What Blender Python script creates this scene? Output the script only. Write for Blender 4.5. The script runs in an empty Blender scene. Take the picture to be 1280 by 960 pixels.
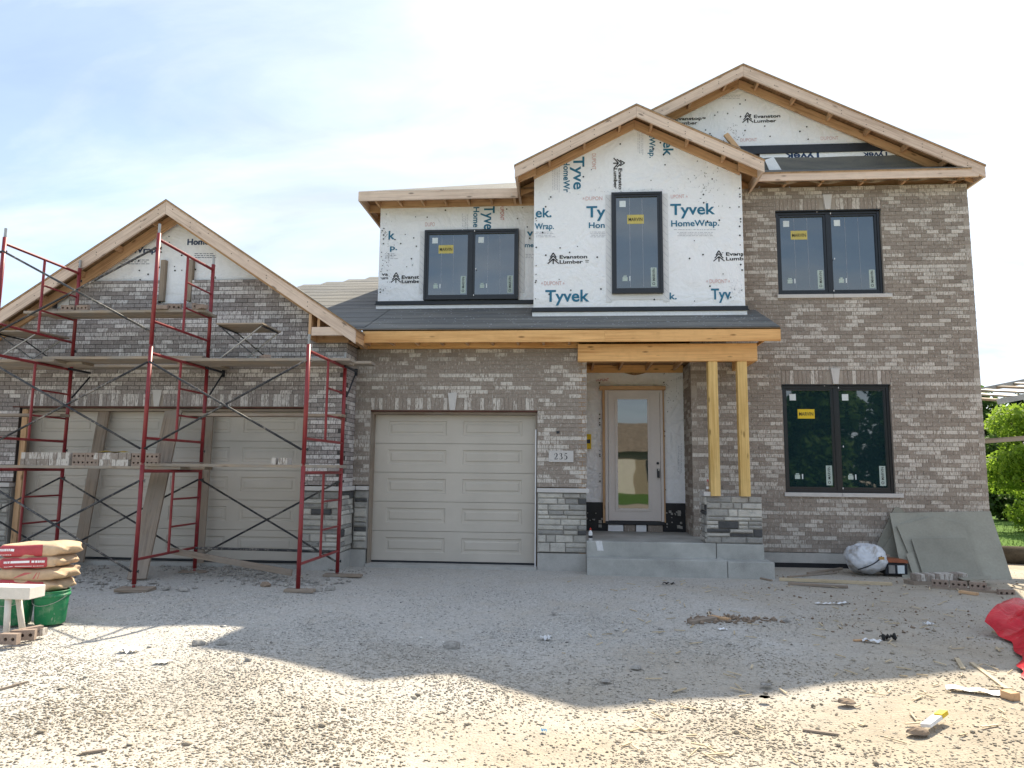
import bpy, math, random
import numpy as np
from mathutils import Vector, Matrix
random.seed(7); rng = np.random.default_rng(11)
S = bpy.context.scene; COL = S.collection
rad = math.radians
# ------------------------------------------------------------ camera
FPX, PS, PT, RO, EYE = 887.0, rad(4.65), rad(6.92), rad(.564), 1.55
_f = np.array([-math.sin(PS)*math.cos(PT), math.cos(PS)*math.cos(PT), math.sin(PT)])
_r = np.array([math.cos(PS), math.sin(PS), 0.]); _u = np.cross(_r, _f)
CM = np.array([math.cos(RO)*_r+math.sin(RO)*_u, -math.sin(RO)*_r+math.cos(RO)*_u, _f])
cd = bpy.data.cameras.new('camera'); cam = bpy.data.objects.new('camera', cd); COL.objects.link(cam)
cd.sensor_width = 36; cd.lens = 36*FPX/1280; cd.clip_end = 3000; cd.clip_start = .05
m4 = Matrix([[CM[0][i], CM[1][i], -CM[2][i], (0, 0, EYE)[i]] for i in range(3)]+[[0, 0, 0, 1]])
cam.matrix_world = m4; S.camera = cam
def at(u, v, Y=None, Z=None, X=None):
    """survey of the photograph: the point of the wall plane Y (or ground height Z) seen at a photograph position"""
    d = CM.T@np.array([(u-640)/FPX, (480-v)/FPX, 1.])
    t = Y/d[1] if Y is not None else (Z-EYE)/d[2] if Z is not None else X/d[0]
    q = d*t; return Vector((q[0], q[1], q[2]+EYE))
# ------------------------------------------------------------ world, sun, exposure
SUN = Vector((.34, .80, 1.0)).normalized()
el = math.asin(SUN.z); az = math.atan2(SUN.x, SUN.y)
W = bpy.data.worlds.new('World'); S.world = W; W.use_nodes = True
nt = W.node_tree; N = nt.nodes; L = nt.links; N.clear()
out = N.new('ShaderNodeOutputWorld'); bg = N.new('ShaderNodeBackground'); L.new(bg.outputs[0], out.inputs[0])
sky = N.new('ShaderNodeTexSky'); sky.sky_type = 'NISHITA'; sky.sun_disc = False
sky.sun_elevation = el; sky.sun_rotation = az; sky.air_density = 1.0; sky.dust_density = 1.2; sky.ozone_density = 1.2
tc = N.new('ShaderNodeTexCoord'); sep = N.new('ShaderNodeSeparateXYZ'); L.new(tc.outputs['Generated'], sep.inputs[0])
def math_(op, a, b=None, c=None, clamp=False, nodes=None, links=None):
    n = (nodes or N).new('ShaderNodeMath'); n.operation = op; n.use_clamp = clamp
    for i, x in enumerate((a, b, c)):
        if x is None: continue
        if isinstance(x, (int, float)): n.inputs[i].default_value = x
        else: (links or L).new(x, n.inputs[i])
    return n.outputs[0]
zz = math_('MAXIMUM', math_('ADD', sep.outputs[2], .25), .12)
cx_ = math_('DIVIDE', sep.outputs[0], zz); cy_ = math_('DIVIDE', sep.outputs[1], zz)
comb = N.new('ShaderNodeCombineXYZ'); L.new(cx_, comb.inputs[0]); L.new(cy_, comb.inputs[1])
mp = N.new('ShaderNodeMapping'); mp.inputs['Rotation'].default_value = (0, 0, .5); mp.inputs['Scale'].default_value = (.8, 1.7, 1); mp.inputs['Location'].default_value = (3.1, 1.2, 0)
L.new(comb.outputs[0], mp.inputs[0])
n1 = N.new('ShaderNodeTexNoise'); n1.inputs['Scale'].default_value = 1.5; n1.inputs['Detail'].default_value = 8; n1.inputs['Roughness'].default_value = .58; n1.inputs['Distortion'].default_value = .35
L.new(mp.outputs[0], n1.inputs[0])
dp = N.new('ShaderNodeVectorMath'); dp.operation = 'DOT_PRODUCT'; L.new(tc.outputs['Generated'], dp.inputs[0]); dp.inputs[1].default_value = SUN
cosA = math_('MAXIMUM', dp.outputs['Value'], 0.)
glow = math_('POWER', cosA, 5.0)
cov = math_('ADD', math_('MULTIPLY', n1.outputs['Fac'], 2.9), math_('MULTIPLY', glow, .62))
cov = math_('SUBTRACT', cov, 1.16, clamp=False); cov = math_('MULTIPLY', cov, 1.25, clamp=True); cov = math_('ADD', math_('MULTIPLY', cov, .75), .25)
horizon = math_('POWER', math_('SUBTRACT', 1.0, math_('MAXIMUM', sep.outputs[2], 0.), clamp=True), 5.0)
cov = math_('MAXIMUM', cov, math_('MULTIPLY', horizon, .55))
mx = N.new('ShaderNodeMix'); mx.data_type = 'RGBA'; L.new(cov, mx.inputs[0]); dim = N.new('ShaderNodeVectorMath'); dim.operation = 'SCALE'; dim.inputs['Scale'].default_value = .52; L.new(sky.outputs[0], dim.inputs[0]); L.new(dim.outputs[0], mx.inputs[6])
cl = N.new('ShaderNodeMix'); cl.data_type = 'RGBA'; L.new(math_('POWER', cosA, 14.0), cl.inputs[0]); cl.inputs[6].default_value = (2.28, 2.50, 2.80, 1); cl.inputs[7].default_value = (2.75, 2.80, 2.88, 1)
n2 = N.new('ShaderNodeTexNoise'); n2.inputs['Scale'].default_value = 2.6; n2.inputs['Detail'].default_value = 7; n2.inputs['Roughness'].default_value = .55; n2.inputs['Distortion'].default_value = .5; L.new(mp.outputs[0], n2.inputs[0])
cs = N.new('ShaderNodeVectorMath'); cs.operation = 'SCALE'; L.new(cl.outputs[2], cs.inputs[0]); L.new(math_('ADD', math_('MULTIPLY', n2.outputs['Fac'], .95), .50), cs.inputs['Scale'])
L.new(cs.outputs[0], mx.inputs[7]); L.new(mx.outputs[2], bg.inputs[0]); bg.inputs[1].default_value = .095
sd = bpy.data.lights.new('sun', 'SUN'); sd.energy = 2.0; sd.angle = rad(.6); sd.color = (1, .89, .71)
so = bpy.data.objects.new('sun', sd); COL.objects.link(so); so.rotation_euler = SUN.to_track_quat('Z', 'Y').to_euler()
vs = S.view_settings; vs.view_transform = 'Standard'; vs.look = 'None'; vs.gamma = 1; vs.use_curve_mapping = False; vs.exposure = 2.23
# ------------------------------------------------------------ materials
MATS = {}
class NM:
    def __init__(s, name):
        s.m = bpy.data.materials.new(name); s.m.use_nodes = True; s.n = s.m.node_tree.nodes; s.l = s.m.node_tree.links
        s.b = s.n['Principled BSDF']
    def node(s, t, **k):
        n = s.n.new(t)
        for a, v in k.items():
            if hasattr(n, a): setattr(n, a, v)
            else: n.inputs[a.replace('_', ' ')].default_value = v
        return n
    def noise(s, vec, scale, detail=3, rough=.6, dist=0):
        n = s.node('ShaderNodeTexNoise', Scale=scale, Detail=detail, Roughness=rough, Distortion=dist); s.l.new(vec, n.inputs[0]); return n.outputs['Fac']
    def mapv(s, vec, sc):
        n = s.node('ShaderNodeMapping'); n.inputs['Scale'].default_value = sc; s.l.new(vec, n.inputs[0]); return n.outputs[0]
    def ramp(s, fac, pts):
        n = s.node('ShaderNodeValToRGB'); e = n.color_ramp.elements
        while len(e) < len(pts): e.new(.5)
        for i, (p, c) in enumerate(pts): e[i].position = p; e[i].color = (*c, 1)
        s.l.new(fac, n.inputs[0]); return n.outputs[0]
    def mix(s, fac, a, b, mode='MIX'):
        n = s.node('ShaderNodeMix', data_type='RGBA', blend_type=mode)
        for i, x in ((0, fac), (6, a), (7, b)):
            if isinstance(x, (int, float)): n.inputs[i].default_value = x
            elif isinstance(x, tuple): n.inputs[i].default_value = (*x, 1)
            else: s.l.new(x, n.inputs[i])
        return n.outputs[2]
    def ma(s, op, a, b=None, clamp=False): return math_(op, a, b, None, clamp, s.n, s.l)
    def bump(s, h, strength=.3, dist=.01):
        n = s.node('ShaderNodeBump', Strength=strength, Distance=dist); s.l.new(h, n.inputs['Height']); s.l.new(n.outputs[0], s.b.inputs['Normal'])
    def pos(s): return s.node('ShaderNodeNewGeometry').outputs['Position']
    def attr(s, a, o='Fac'): return s.node('ShaderNodeAttribute', attribute_name=a).outputs[o]
    def col(s, c):
        if isinstance(c, tuple): s.b.inputs['Base Color'].default_value = (*c, 1)
        else: s.l.new(c, s.b.inputs['Base Color'])
    def done(s, rough=.8, spec=.3, metal=0, **k):
        if isinstance(rough, (int, float)): s.b.inputs['Roughness'].default_value = rough
        else: s.l.new(rough, s.b.inputs['Roughness'])
        s.b.inputs['Specular IOR Level'].default_value = spec; s.b.inputs['Metallic'].default_value = metal
        for a, v in k.items(): s.b.inputs[a.replace('_', ' ')].default_value = v
        return s.m
def mul(c, k): return tuple(min(1, x*k) for x in c)
def plain(name, c, rough=.7, spec=.3, metal=0, var=.12, scale=6, bump=.0, fine=60, **k):
    m = NM(name); p = m.pos()
    a = m.noise(p, scale, 4); b = m.noise(p, fine, 3)
    f = m.ma('ADD', m.ma('MULTIPLY', a, .6), m.ma('MULTIPLY', b, .4))
    m.col(m.ramp(f, [(.3, mul(c, 1-var*1.6)), (.5, c), (.7, mul(c, 1+var*1.6))]))
    if bump: m.bump(b, bump, .004)
    return m.done(rough, spec, metal, **k)
def wood(name, c, dark, knots=.5, rough=.75, grey=None):
    m = NM(name); g = m.attr('g', 'Vector')
    gr = m.noise(m.mapv(g, (1.1, 34, 34)), 1.0, 4, .65, .6)
    br = m.noise(m.mapv(g, (.5, 3.5, 3.5)), 1.0, 3)
    f = m.ma('ADD', m.ma('MULTIPLY', gr, .65), m.ma('MULTIPLY', br, .5))
    cc = m.ramp(f, [(.42, dark), (.58, c), (.74, mul(c, 1.18))])
    v = m.node('ShaderNodeTexVoronoi', Scale=1.0); m.l.new(m.mapv(g, (2.6, 8.5, 8.5)), v.inputs[0])
    kn = m.ramp(v.outputs['Distance'], [(.07, (1, 1, 1)), (.17, (0, 0, 0))])
    kf = m.ma('MULTIPLY', kn, knots)
    cc = m.mix(kf, cc, mul(dark, .38))
    oi = m.node('ShaderNodeObjectInfo').outputs['Random']; cc = m.mix(m.ma('MULTIPLY', oi, .25), cc, mul(dark, 1.15))
    sm_ = m.noise(m.pos(), 5.5, 4, .65); cc = m.mix(m.ma('MULTIPLY', m.ramp(sm_, [(.5, (0, 0, 0)), (.68, (1, 1, 1))]), .17), cc, mul(dark, .8))
    if grey:
        gn = m.noise(m.pos(), 2.3, 4); cc = m.mix(m.ramp(gn, [(.4, (0, 0, 0)), (.65, (1, 1, 1))]), cc, grey)
    m.col(cc); m.bump(gr, .25, .003); return m.done(rough, .25)
def brickmat(name, darkc, midc, lightc, grime=0.):
    m = NM(name); p = m.pos(); t = m.attr('tone')
    st = m.noise(m.mapv(p, (1, 1, .25)), 52, 2, .75)
    sp = m.noise(p, 42, 3, .6); lg = m.noise(p, 1.1, 3)
    base = m.mix(m.ramp(sp, [(.35, (0, 0, 0)), (.68, (1, 1, 1))]), darkc, midc)
    tt = m.ramp(t, [(.0, (0, 0, 0)), (.45, (.14, .14, .14)), (.6, (.62, .62, .62)), (1, (1, 1, 1))])
    th = m.ma('SUBTRACT', m.ma('ADD', st, m.ma('MULTIPLY', tt, .27)), .595)
    k = m.ma('MULTIPLY', th, 7.0, clamp=True)
    cc = m.mix(k, base, lightc)
    cc = m.mix(m.ma('MULTIPLY', m.attr('shade'), .5), cc, mul(darkc, .62))
    cc = m.mix(m.ma('MULTIPLY', m.ramp(lg, [(.4, (0, 0, 0)), (.75, (1, 1, 1))]), .16), cc, mul(midc, .7))
    m.col(cc); m.bump(m.ma('ADD', st, sp), .35, .003); return m.done(.9, .15)
B_A = brickmat('brick_greybrown', (.268, .228, .198), (.345, .30, .262), (.60, .565, .52))
B_G = brickmat('brick_grey_fresh', (.275, .247, .24), (.38, .345, .33), (.68, .65, .635))
MO_A = plain('mortar_greybrown', (.355, .315, .275), .95, .1, var=.12, scale=3, bump=.3)
MO_G = plain('mortar_dark_fresh', (.085, .078, .075), .95, .1, var=.2, scale=3, bump=.3)
def stonemat():
    m = NM('ledge_stone'); p = m.pos(); t = m.attr('tone')
    a = m.noise(p, 9, 5, .65, .4); b = m.noise(m.mapv(p, (1, 1, 3)), 30, 4, .7)
    cc = m.ramp(t, [(0, (.045, .047, .052)), (.12, (.26, .26, .255)), (.5, (.43, .415, .38)), (1, (.60, .58, .53))])
    f = m.ma('ADD', m.ma('MULTIPLY', a, .6), m.ma('MULTIPLY', b, .5))
    cc = m.mix(1.0, cc, m.ramp(f, [(.35, (.62, .62, .62)), (.55, (.98, .98, .98)), (.8, (1.22, 1.2, 1.15))]), 'MULTIPLY')
    m.col(cc); m.bump(m.ma('ADD', a, b), .8, .012); return m.done(.9, .2)
M_STONE = stonemat()
M_MORT = plain('stone_mortar', (.34, .33, .31), .95, .1, var=.15, bump=.4)
M_CONC = plain('concrete', (.42, .415, .395), .88, .2, var=.14, scale=3.5, bump=.3, fine=90)
M_STEP = plain('step_concrete', (.40, .405, .385), .85, .2, var=.24, scale=2.0, bump=.3, fine=110)
M_LIME = plain('limestone', (.56, .545, .53), .8, .25, var=.06, bump=.15)
M_DAMP_SHADE = plain('damp_proof_shade_black', (.012, .014, .018), .5, .4, var=.3)  # black for the recess damp-proofing and for the shadow strip below the wing
W_FAS = wood('fascia_lumber', (.70, .56, .455), (.48, .36, .28), .9)
W_RAW = wood('framing_lumber', (.60, .39, .225), (.37, .21, .11), .8)
W_BEAM = wood('beam_lumber', (.78, .47, .20), (.55, .28, .10), .9)
W_POST = wood('treated_post', (.72, .51, .215), (.50, .32, .10), .9)
W_PLANK = wood('scaffold_plank', (.40, .325, .25), (.22, .17, .125), .5, .85, (.30, .275, .24))
W_OLD = wood('weathered_board', (.33, .265, .205), (.17, .13, .10), .5, .9, (.29, .25, .21))
W_OSB = wood('sheathing_board', (.42, .27, .15), (.24, .14, .07), .2)
def wrapmat():
    m = NM('house_wrap_white'); p = m.pos()
    a = m.noise(p, 1.4, 5, .6, 1.0); b = m.noise(p, 9, 5, .65, 2.2)
    m.col(m.ramp(b, [(.3, (.84, .86, .90)), (.7, (.90, .92, .955))]))
    n = m.node('ShaderNodeTexVoronoi', Scale=3.2, feature='DISTANCE_TO_EDGE'); m.l.new(m.mapv(p, (1.3, 1, .8)), n.inputs[0])
    cre = m.ramp(n.outputs['Distance'], [(0, (0, 0, 0)), (.09, (1, 1, 1))])
    h = m.ma('ADD', m.ma('ADD', a, m.ma('MULTIPLY', b, .10)), m.ma('MULTIPLY', cre, .02))
    m.bump(h, 1.0, .075); return m.done(.5, .4)
M_WRAP = wrapmat()
M_TAPE = plain('flashing_tape', (.72, .73, .75), .5, .4, var=.04, bump=.2)
def under():
    m = NM('roof_underlayment'); p = m.pos()
    a = m.noise(m.mapv(p, (.5, 3, 3)), 1.6, 5, .6, .5); b = m.noise(p, 70, 2)
    m.col(m.ramp(m.ma('ADD', m.ma('MULTIPLY', a, .8), m.ma('MULTIPLY', b, .25)), [(.35, (.115, .12, .125)), (.55, (.185, .182, .17)), (.75, (.25, .24, .215))]))
    m.bump(m.ma('ADD', a, m.ma('MULTIPLY', b, .3)), .6, .03); return m.done(.8, .25)
M_UND = under()
M_BLACK = plain('flashing_black', (.022, .026, .034), .45, .4, var=.2)
M_FRAME = plain('window_black', (.012, .015, .02), .35, .5, var=.15)
def glass():
    m = NM('dark_window_glass'); p = m.pos()
    w = m.noise(p, .9, 2); m.col((.012, .030, .036)); m.bump(w, .05, .05)
    return m.done(.02, 1.0, IOR=1.78)
M_GLASS = glass()
M_STK = plain('sticker_pale', (.44, .53, .50), .6, .3, var=.05)
M_STKW = plain('sticker_white', (.66, .72, .74), .6, .3, var=.05)
M_STKY = plain('sticker_yellow', (.74, .52, .03), .6, .3, var=.05)
M_YEL2 = plain('sticker_yellow_faded', (.56, .47, .14), .6, .3, var=.05)
M_BLUE = plain('print_blue', (.035, .17, .28), .6, .2, var=.1)
M_NAVY = plain('print_navy', (.03, .06, .14), .6, .2, var=.1)
M_INK = plain('print_black', (.02, .022, .03), .6, .2, var=.1)
M_PINK = plain('print_pink', (.66, .46, .46), .6, .2, var=.05)
M_FINE = plain('print_grey', (.48, .50, .56), .6, .2, var=.05)
M_PRED = plain('print_red', (.5, .13, .13), .6, .2, var=.05)
def doorm():
    m = NM('garage_door_paint'); p = m.pos(); a = m.noise(m.mapv(p, (3, 3, 90)), 1.5, 3); b = m.noise(p, 1.2, 4)
    m.col(m.ramp(b, [(.3, (.49, .455, .40)), (.7, (.56, .52, .46))])); m.bump(a, .18, .002); return m.done(.5, .35)
M_GDOOR = doorm()
M_DOOR = plain('entry_door_paint', (.70, .65, .625), .45, .4, var=.04, scale=2)
def redm():
    m = NM('scaffold_red_paint'); p = m.pos(); a = m.noise(p, 22, 4, .7); b = m.noise(p, 4, 3)
    c = m.mix(m.ramp(b, [(.3, (0, 0, 0)), (.7, (1, 1, 1))]), (.19, .012, .018), (.27, .03, .032))
    c = m.mix(m.ramp(a, [(.62, (0, 0, 0)), (.68, (1, 1, 1))]), c, (.11, .06, .045)); m.col(c); return m.done(.38, .5)
M_RED = redm()
def bracem():
    m = NM('brace_dark_steel'); p = m.pos(); a = m.noise(p, 30, 3, .7); b = m.noise(p, 2.5, 3)
    f = m.ma('ADD', m.ma('MULTIPLY', a, .5), m.ma('MULTIPLY', b, .6))
    m.col(m.ramp(f, [(.52, (.022, .024, .028)), (.62, (.10, .095, .09)), (.70, (.36, .32, .27))])); return m.done(.5, .4)
M_BRACE = bracem()
M_STEEL = plain('galvanised_steel', (.36, .36, .35), .4, .5, .5, var=.2)
M_LINT = plain('lintel_rust', (.11, .045, .035), .7, .3, var=.3)
# ------------------------------------------------------------ mesh tools
WO = {}      # world origin of every object (nothing is rotated, so children only translate)
class MB:
    def __init__(s): s.v = []; s.f = []; s.g = []; s.t = []; s.mi = []
    def add(s, vs, fs, g=None, tone=0., mi=0):
        o = len(s.v); s.v += [tuple(v) for v in vs]; s.g += (g if g else [tuple(v) for v in vs])
        s.f += [tuple(o+i for i in f) for f in fs]; s.t += [tone]*len(fs); s.mi += [mi]*len(fs)
    def hexa(s, p, axis=0, tone=0., mi=0):   # p: 8 points, bottom 4 then top 4
        p = [Vector(q) for q in p]; c = sum(p, Vector())/8
        ds = [(p[1]-p[0]), (p[3]-p[0]), (p[4]-p[0])]
        if axis is None: axis = max(range(3), key=lambda i: ds[i].length)
        o = [i for i in range(3) if i != axis]; ax = [ds[axis].normalized(), ds[o[0]].normalized(), ds[o[1]].normalized()]
        off = random.random()*40
        g = [((q-c).dot(ax[0])+off, (q-c).dot(ax[1])+off*.37, (q-c).dot(ax[2])+off*.71) for q in p]
        s.add(p, [(3, 2, 1, 0), (4, 5, 6, 7), (0, 1, 5, 4), (1, 2, 6, 5), (2, 3, 7, 6), (3, 0, 4, 7)], g, tone, mi)
    def box(s, x0, x1, y0, y1, z0, z1, tone=0., mi=0):
        s.hexa([(x0, y0, z0), (x1, y0, z0), (x1, y1, z0), (x0, y1, z0), (x0, y0, z1), (x1, y0, z1), (x1, y1, z1), (x0, y1, z1)], None, tone, mi)
    def board(s, a, b, w, t, up=(0, 0, 1), tone=0., mi=0):   # a->b centreline, w along 'up', t across
        a = Vector(a); b = Vector(b); d = (b-a).normalized(); u = Vector(up); u = (u-d*u.dot(d)).normalized(); n = d.cross(u)
        P = []
        for k in (-1, 1):
            for (q, j) in ((a, -1), (b, -1), (b, 1), (a, 1)): P.append(q+n*(j*t/2)+u*(k*w/2))
        s.hexa(P, 0, tone, mi)
    def prism(s, poly, ext, along=None, tone=0., mi=0, wob=0):   # polygon of 3-D points swept by vector ext
        poly = [Vector(q) for q in poly]; ext = Vector(ext); n = len(poly)
        al = Vector(along).normalized() if along else (poly[1]-poly[0]).normalized()
        e2 = ext.normalized(); e3 = al.cross(e2); off = random.random()*40
        vs = poly+[q+ext for q in poly]
        g = [(q.dot(al)+off, q.dot(e2)+off, q.dot(e3)+off) for q in vs]
        nn = Vector()
        for i in range(n): nn += poly[i].cross(poly[(i+1) % n])
        fs = [tuple(range(n)), tuple(range(2*n-1, n-1, -1))]+[(i, i+n, (i+1) % n+n, (i+1) % n) for i in range(n)]
        if nn.dot(ext) > 0: fs = [tuple(reversed(f)) for f in fs]
        s.add(vs, fs, g, tone, mi)
    def tube(s, a, b, r, n=8, r2=None, tone=0., mi=0, caps=True):
        a = Vector(a); b = Vector(b); d = (b-a).normalized(); q = Vector((0, 0, 1)) if abs(d.z) < .9 else Vector((1, 0, 0))
        u = d.cross(q).normalized(); w = d.cross(u); r2 = r if r2 is None else r2; vs = []; g = []; Ln = (b-a).length; off = random.random()*30
        for (c, R, l) in ((a, r, 0), (b, r2, Ln)):
            for i in range(n):
                t = 2*math.pi*i/n; vs.append(c+u*(R*math.cos(t))+w*(R*math.sin(t))); g.append((l+off, R*math.cos(t), R*math.sin(t)))
        fs = [(i, (i+1) % n, n+(i+1) % n, n+i) for i in range(n)]
        if caps: fs += [tuple(range(n-1, -1, -1)), tuple(range(n, 2*n))]
        s.add(vs, fs, g, tone, mi)
    def grid(s, F, nu, nv, tone=0., mi=0, closed=False):    # F(u,v) -> point
        vs = [F(i/nu, j/nv) for j in range(nv+1) for i in range(nu+1)]
        s.add(vs, [(j*(nu+1)+i, j*(nu+1)+i+1, (j+1)*(nu+1)+i+1, (j+1)*(nu+1)+i) for j in range(nv) for i in range(nu)], None, tone, mi)
    def lathe(s, c, prof, n=20, tone=0., mi=0):
        c = Vector(c); vs = [c+Vector((r*math.cos(2*math.pi*i/n), r*math.sin(2*math.pi*i/n), z)) for (r, z) in prof for i in range(n)]
        s.add(vs, [(j*n+i, j*n+(i+1) % n, (j+1)*n+(i+1) % n, (j+1)*n+i) for j in range(len(prof)-1) for i in range(n)], None, tone, mi)
    def mesh(s, name, mats, org=(0, 0, 0), smooth=False):
        me = bpy.data.meshes.new(name); o = Vector(org)
        me.from_pydata([(a-o.x, b-o.y, c-o.z) for a, b, c in s.v], [], s.f)
        at_ = me.attributes.new('g', 'FLOAT_VECTOR', 'POINT'); at_.data.foreach_set('vector', np.array(s.g, dtype='f').ravel())
        ft = me.attributes.new('tone', 'FLOAT', 'FACE'); ft.data.foreach_set('value', np.array(s.t, dtype='f'))
        for m in mats: me.materials.append(m)
        me.polygons.foreach_set('material_index', s.mi)
        if smooth: me.polygons.foreach_set('use_smooth', [True]*len(s.f))
        me.update(); return me
    def build(s, name, mat, parent=None, smooth=False, kind=None, label=None, bevel=0):
        mats = mat if isinstance(mat, (list, tuple)) else [mat]
        a = np.array(s.v); lo = a.min(0); hi = a.max(0); org = Vector(((lo[0]+hi[0])/2, (lo[1]+hi[1])/2, lo[2]))
        o = bpy.data.objects.new(name, s.mesh(name, mats, org, smooth)); link(o, org, parent)
        if kind: o['kind'] = kind
        if label: o['label'] = label
        if bevel:
            b = o.modifiers.new('bevel', 'BEVEL'); b.width = bevel; b.segments = 2; b.limit_method = 'ANGLE'
        return o
def link(o, org, parent=None):
    org = Vector(org); COL.objects.link(o)
    if parent is not None: o.parent = parent; o.location = org-WO[parent.name]
    else: o.location = org
    WO[o.name] = org
def empty(name, loc, label, cat, group=None):
    o = bpy.data.objects.new(name, None); o.empty_display_size = .2; link(o, loc); return tag(o, label, cat, group)
def tag(o, label, cat, group=None):
    o['label'] = label; o['category'] = cat
    if group: o['group'] = group
    return o
def clone(o, delta, parent=None, keep=True):
    c = o.copy(); org = WO[o.name]+Vector(delta); link(c, org, parent); return c
# flat lettering, gathered as faces
_font = {}
def glyphs(txt, bold=0.):
    k = (txt, bold)
    if k not in _font:
        cu = bpy.data.curves.new('t', 'FONT'); cu.body = txt; cu.size = 1; cu.offset = bold; cu.resolution_u = 3
        ob = bpy.data.objects.new('t', cu); COL.objects.link(ob); bpy.context.view_layer.update()
        me = bpy.data.meshes.new_from_object(ob.evaluated_get(bpy.context.evaluated_depsgraph_get()))
        v = np.array([tuple(q.co)[:2] for q in me.vertices]); f = [tuple(p.vertices) for p in me.polygons]
        cap = 0.73
        bpy.data.objects.remove(ob); bpy.data.curves.remove(cu); bpy.data.meshes.remove(me)
        v[:, 0] -= v[:, 0].min(); _font[k] = (v, f, v[:, 0].max(), cap)
    return _font[k]
def lettering(mb, txt, u, v, wpx, hpx, Y, rot=0, bold=.02, flip=False):
    """baseline-left at photograph position (u,v) on wall plane Y; width and cap height in photograph pixels. rot=1 reads downwards"""
    vv, ff, wd, cap = glyphs(txt, bold)
    o = at(u, v, Y=Y); s = abs(at(u+50, v, Y=Y).x-o.x)/50
    X = vv[:, 0]/wd*wpx*s; Z = vv[:, 1]/cap*hpx*s
    if rot == 1: X, Z = Z, -X
    if flip: X, Z = -X, -Z
    mb.add([(o.x+a, Y, o.z+b) for a, b in zip(X, Z)], ff)
# ------------------------------------------------------------ ground
def gz(x, y):
    if y > 11.6 or y < -3: return 0.
    f = min(1, max(0, (11.2-y)/1.5))*min(1, (y+3)/2)
    return f*(.022*math.sin(x*1.3+.7*y)+.016*math.sin(y*2.1-x*.6+1)+.010*math.sin(x*4.1+y*3.3))-.004
def ground_sheet():
    xs = list(np.arange(-12, 12.01, .16)); ys = list(np.arange(-3, 13.01, .16))
    xs = [-300, -120, -50, -25, -16]+xs+[16, 25, 50, 120, 300]; ys = [-300, -120, -50, -22, -8]+ys+[18, 30, 60, 130, 400]
    mb = MB(); vs = [(x, y, gz(x, y) if -12 <= x <= 12 else 0.) for y in ys for x in xs]; nx = len(xs)
    mb.add(vs, [(j*nx+i, j*nx+i+1, (j+1)*nx+i+1, (j+1)*nx+i) for j in range(len(ys)-1) for i in range(nx-1)])
    m = NM('gravel_ground'); p = m.pos()
    a = m.noise(p, .45, 5, .6); b = m.noise(p, 4, 5, .65); c = m.noise(p, 60, 3, .7)
    v = m.node('ShaderNodeTexVoronoi', Scale=62.); m.l.new(p, v.inputs[0])
    vr = m.node('ShaderNodeSeparateColor'); m.l.new(v.outputs['Color'], vr.inputs[0])
    sx = m.node('ShaderNodeSeparateXYZ'); m.l.new(p, sx.inputs[0])
    dirt = m.ma('ADD', m.ma('MULTIPLY', sx.outputs[0], .13), m.ma('MULTIPLY', a, 2.4)); fore = m.ma('MULTIPLY', m.ma('SUBTRACT', 7.0, sx.outputs[1]), .42, clamp=True); dirt = m.ma('SUBTRACT', m.ma('ADD', dirt, m.ma('MULTIPLY', fore, .75)), 1.18, clamp=True)
    st = m.ramp(m.ma('ADD', m.ma('MULTIPLY', vr.outputs[0], .6), m.ma('MULTIPLY', b, .4)), [(.15, (.37, .355, .33)), (.45, (.48, .465, .435)), (.9, (.58, .565, .53))])
    di = m.ramp(m.ma('ADD', m.ma('MULTIPLY', b, .6), m.ma('MULTIPLY', c, .4)), [(.3, (.265, .22, .16)), (.5, (.36, .305, .228)), (.7, (.455, .395, .305))])
    cc = m.mix(m.ma('MULTIPLY', dirt, .85), st, di)
    cc = m.mix(m.ma('MULTIPLY', m.ramp(b, [(.5, (0, 0, 0)), (.7, (1, 1, 1))]), .35), cc, di)
    m.col(cc); h = m.ma('ADD', m.ma('MULTIPLY', v.outputs['Distance'], -.8), m.ma('ADD', m.ma('MULTIPLY', b, .6), m.ma('MULTIPLY', c, .5))); m.bump(h, .6, .014)
    o = mb.build('ground', m.done(.95, .15), kind='structure', smooth=True)
ground_sheet()
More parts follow.
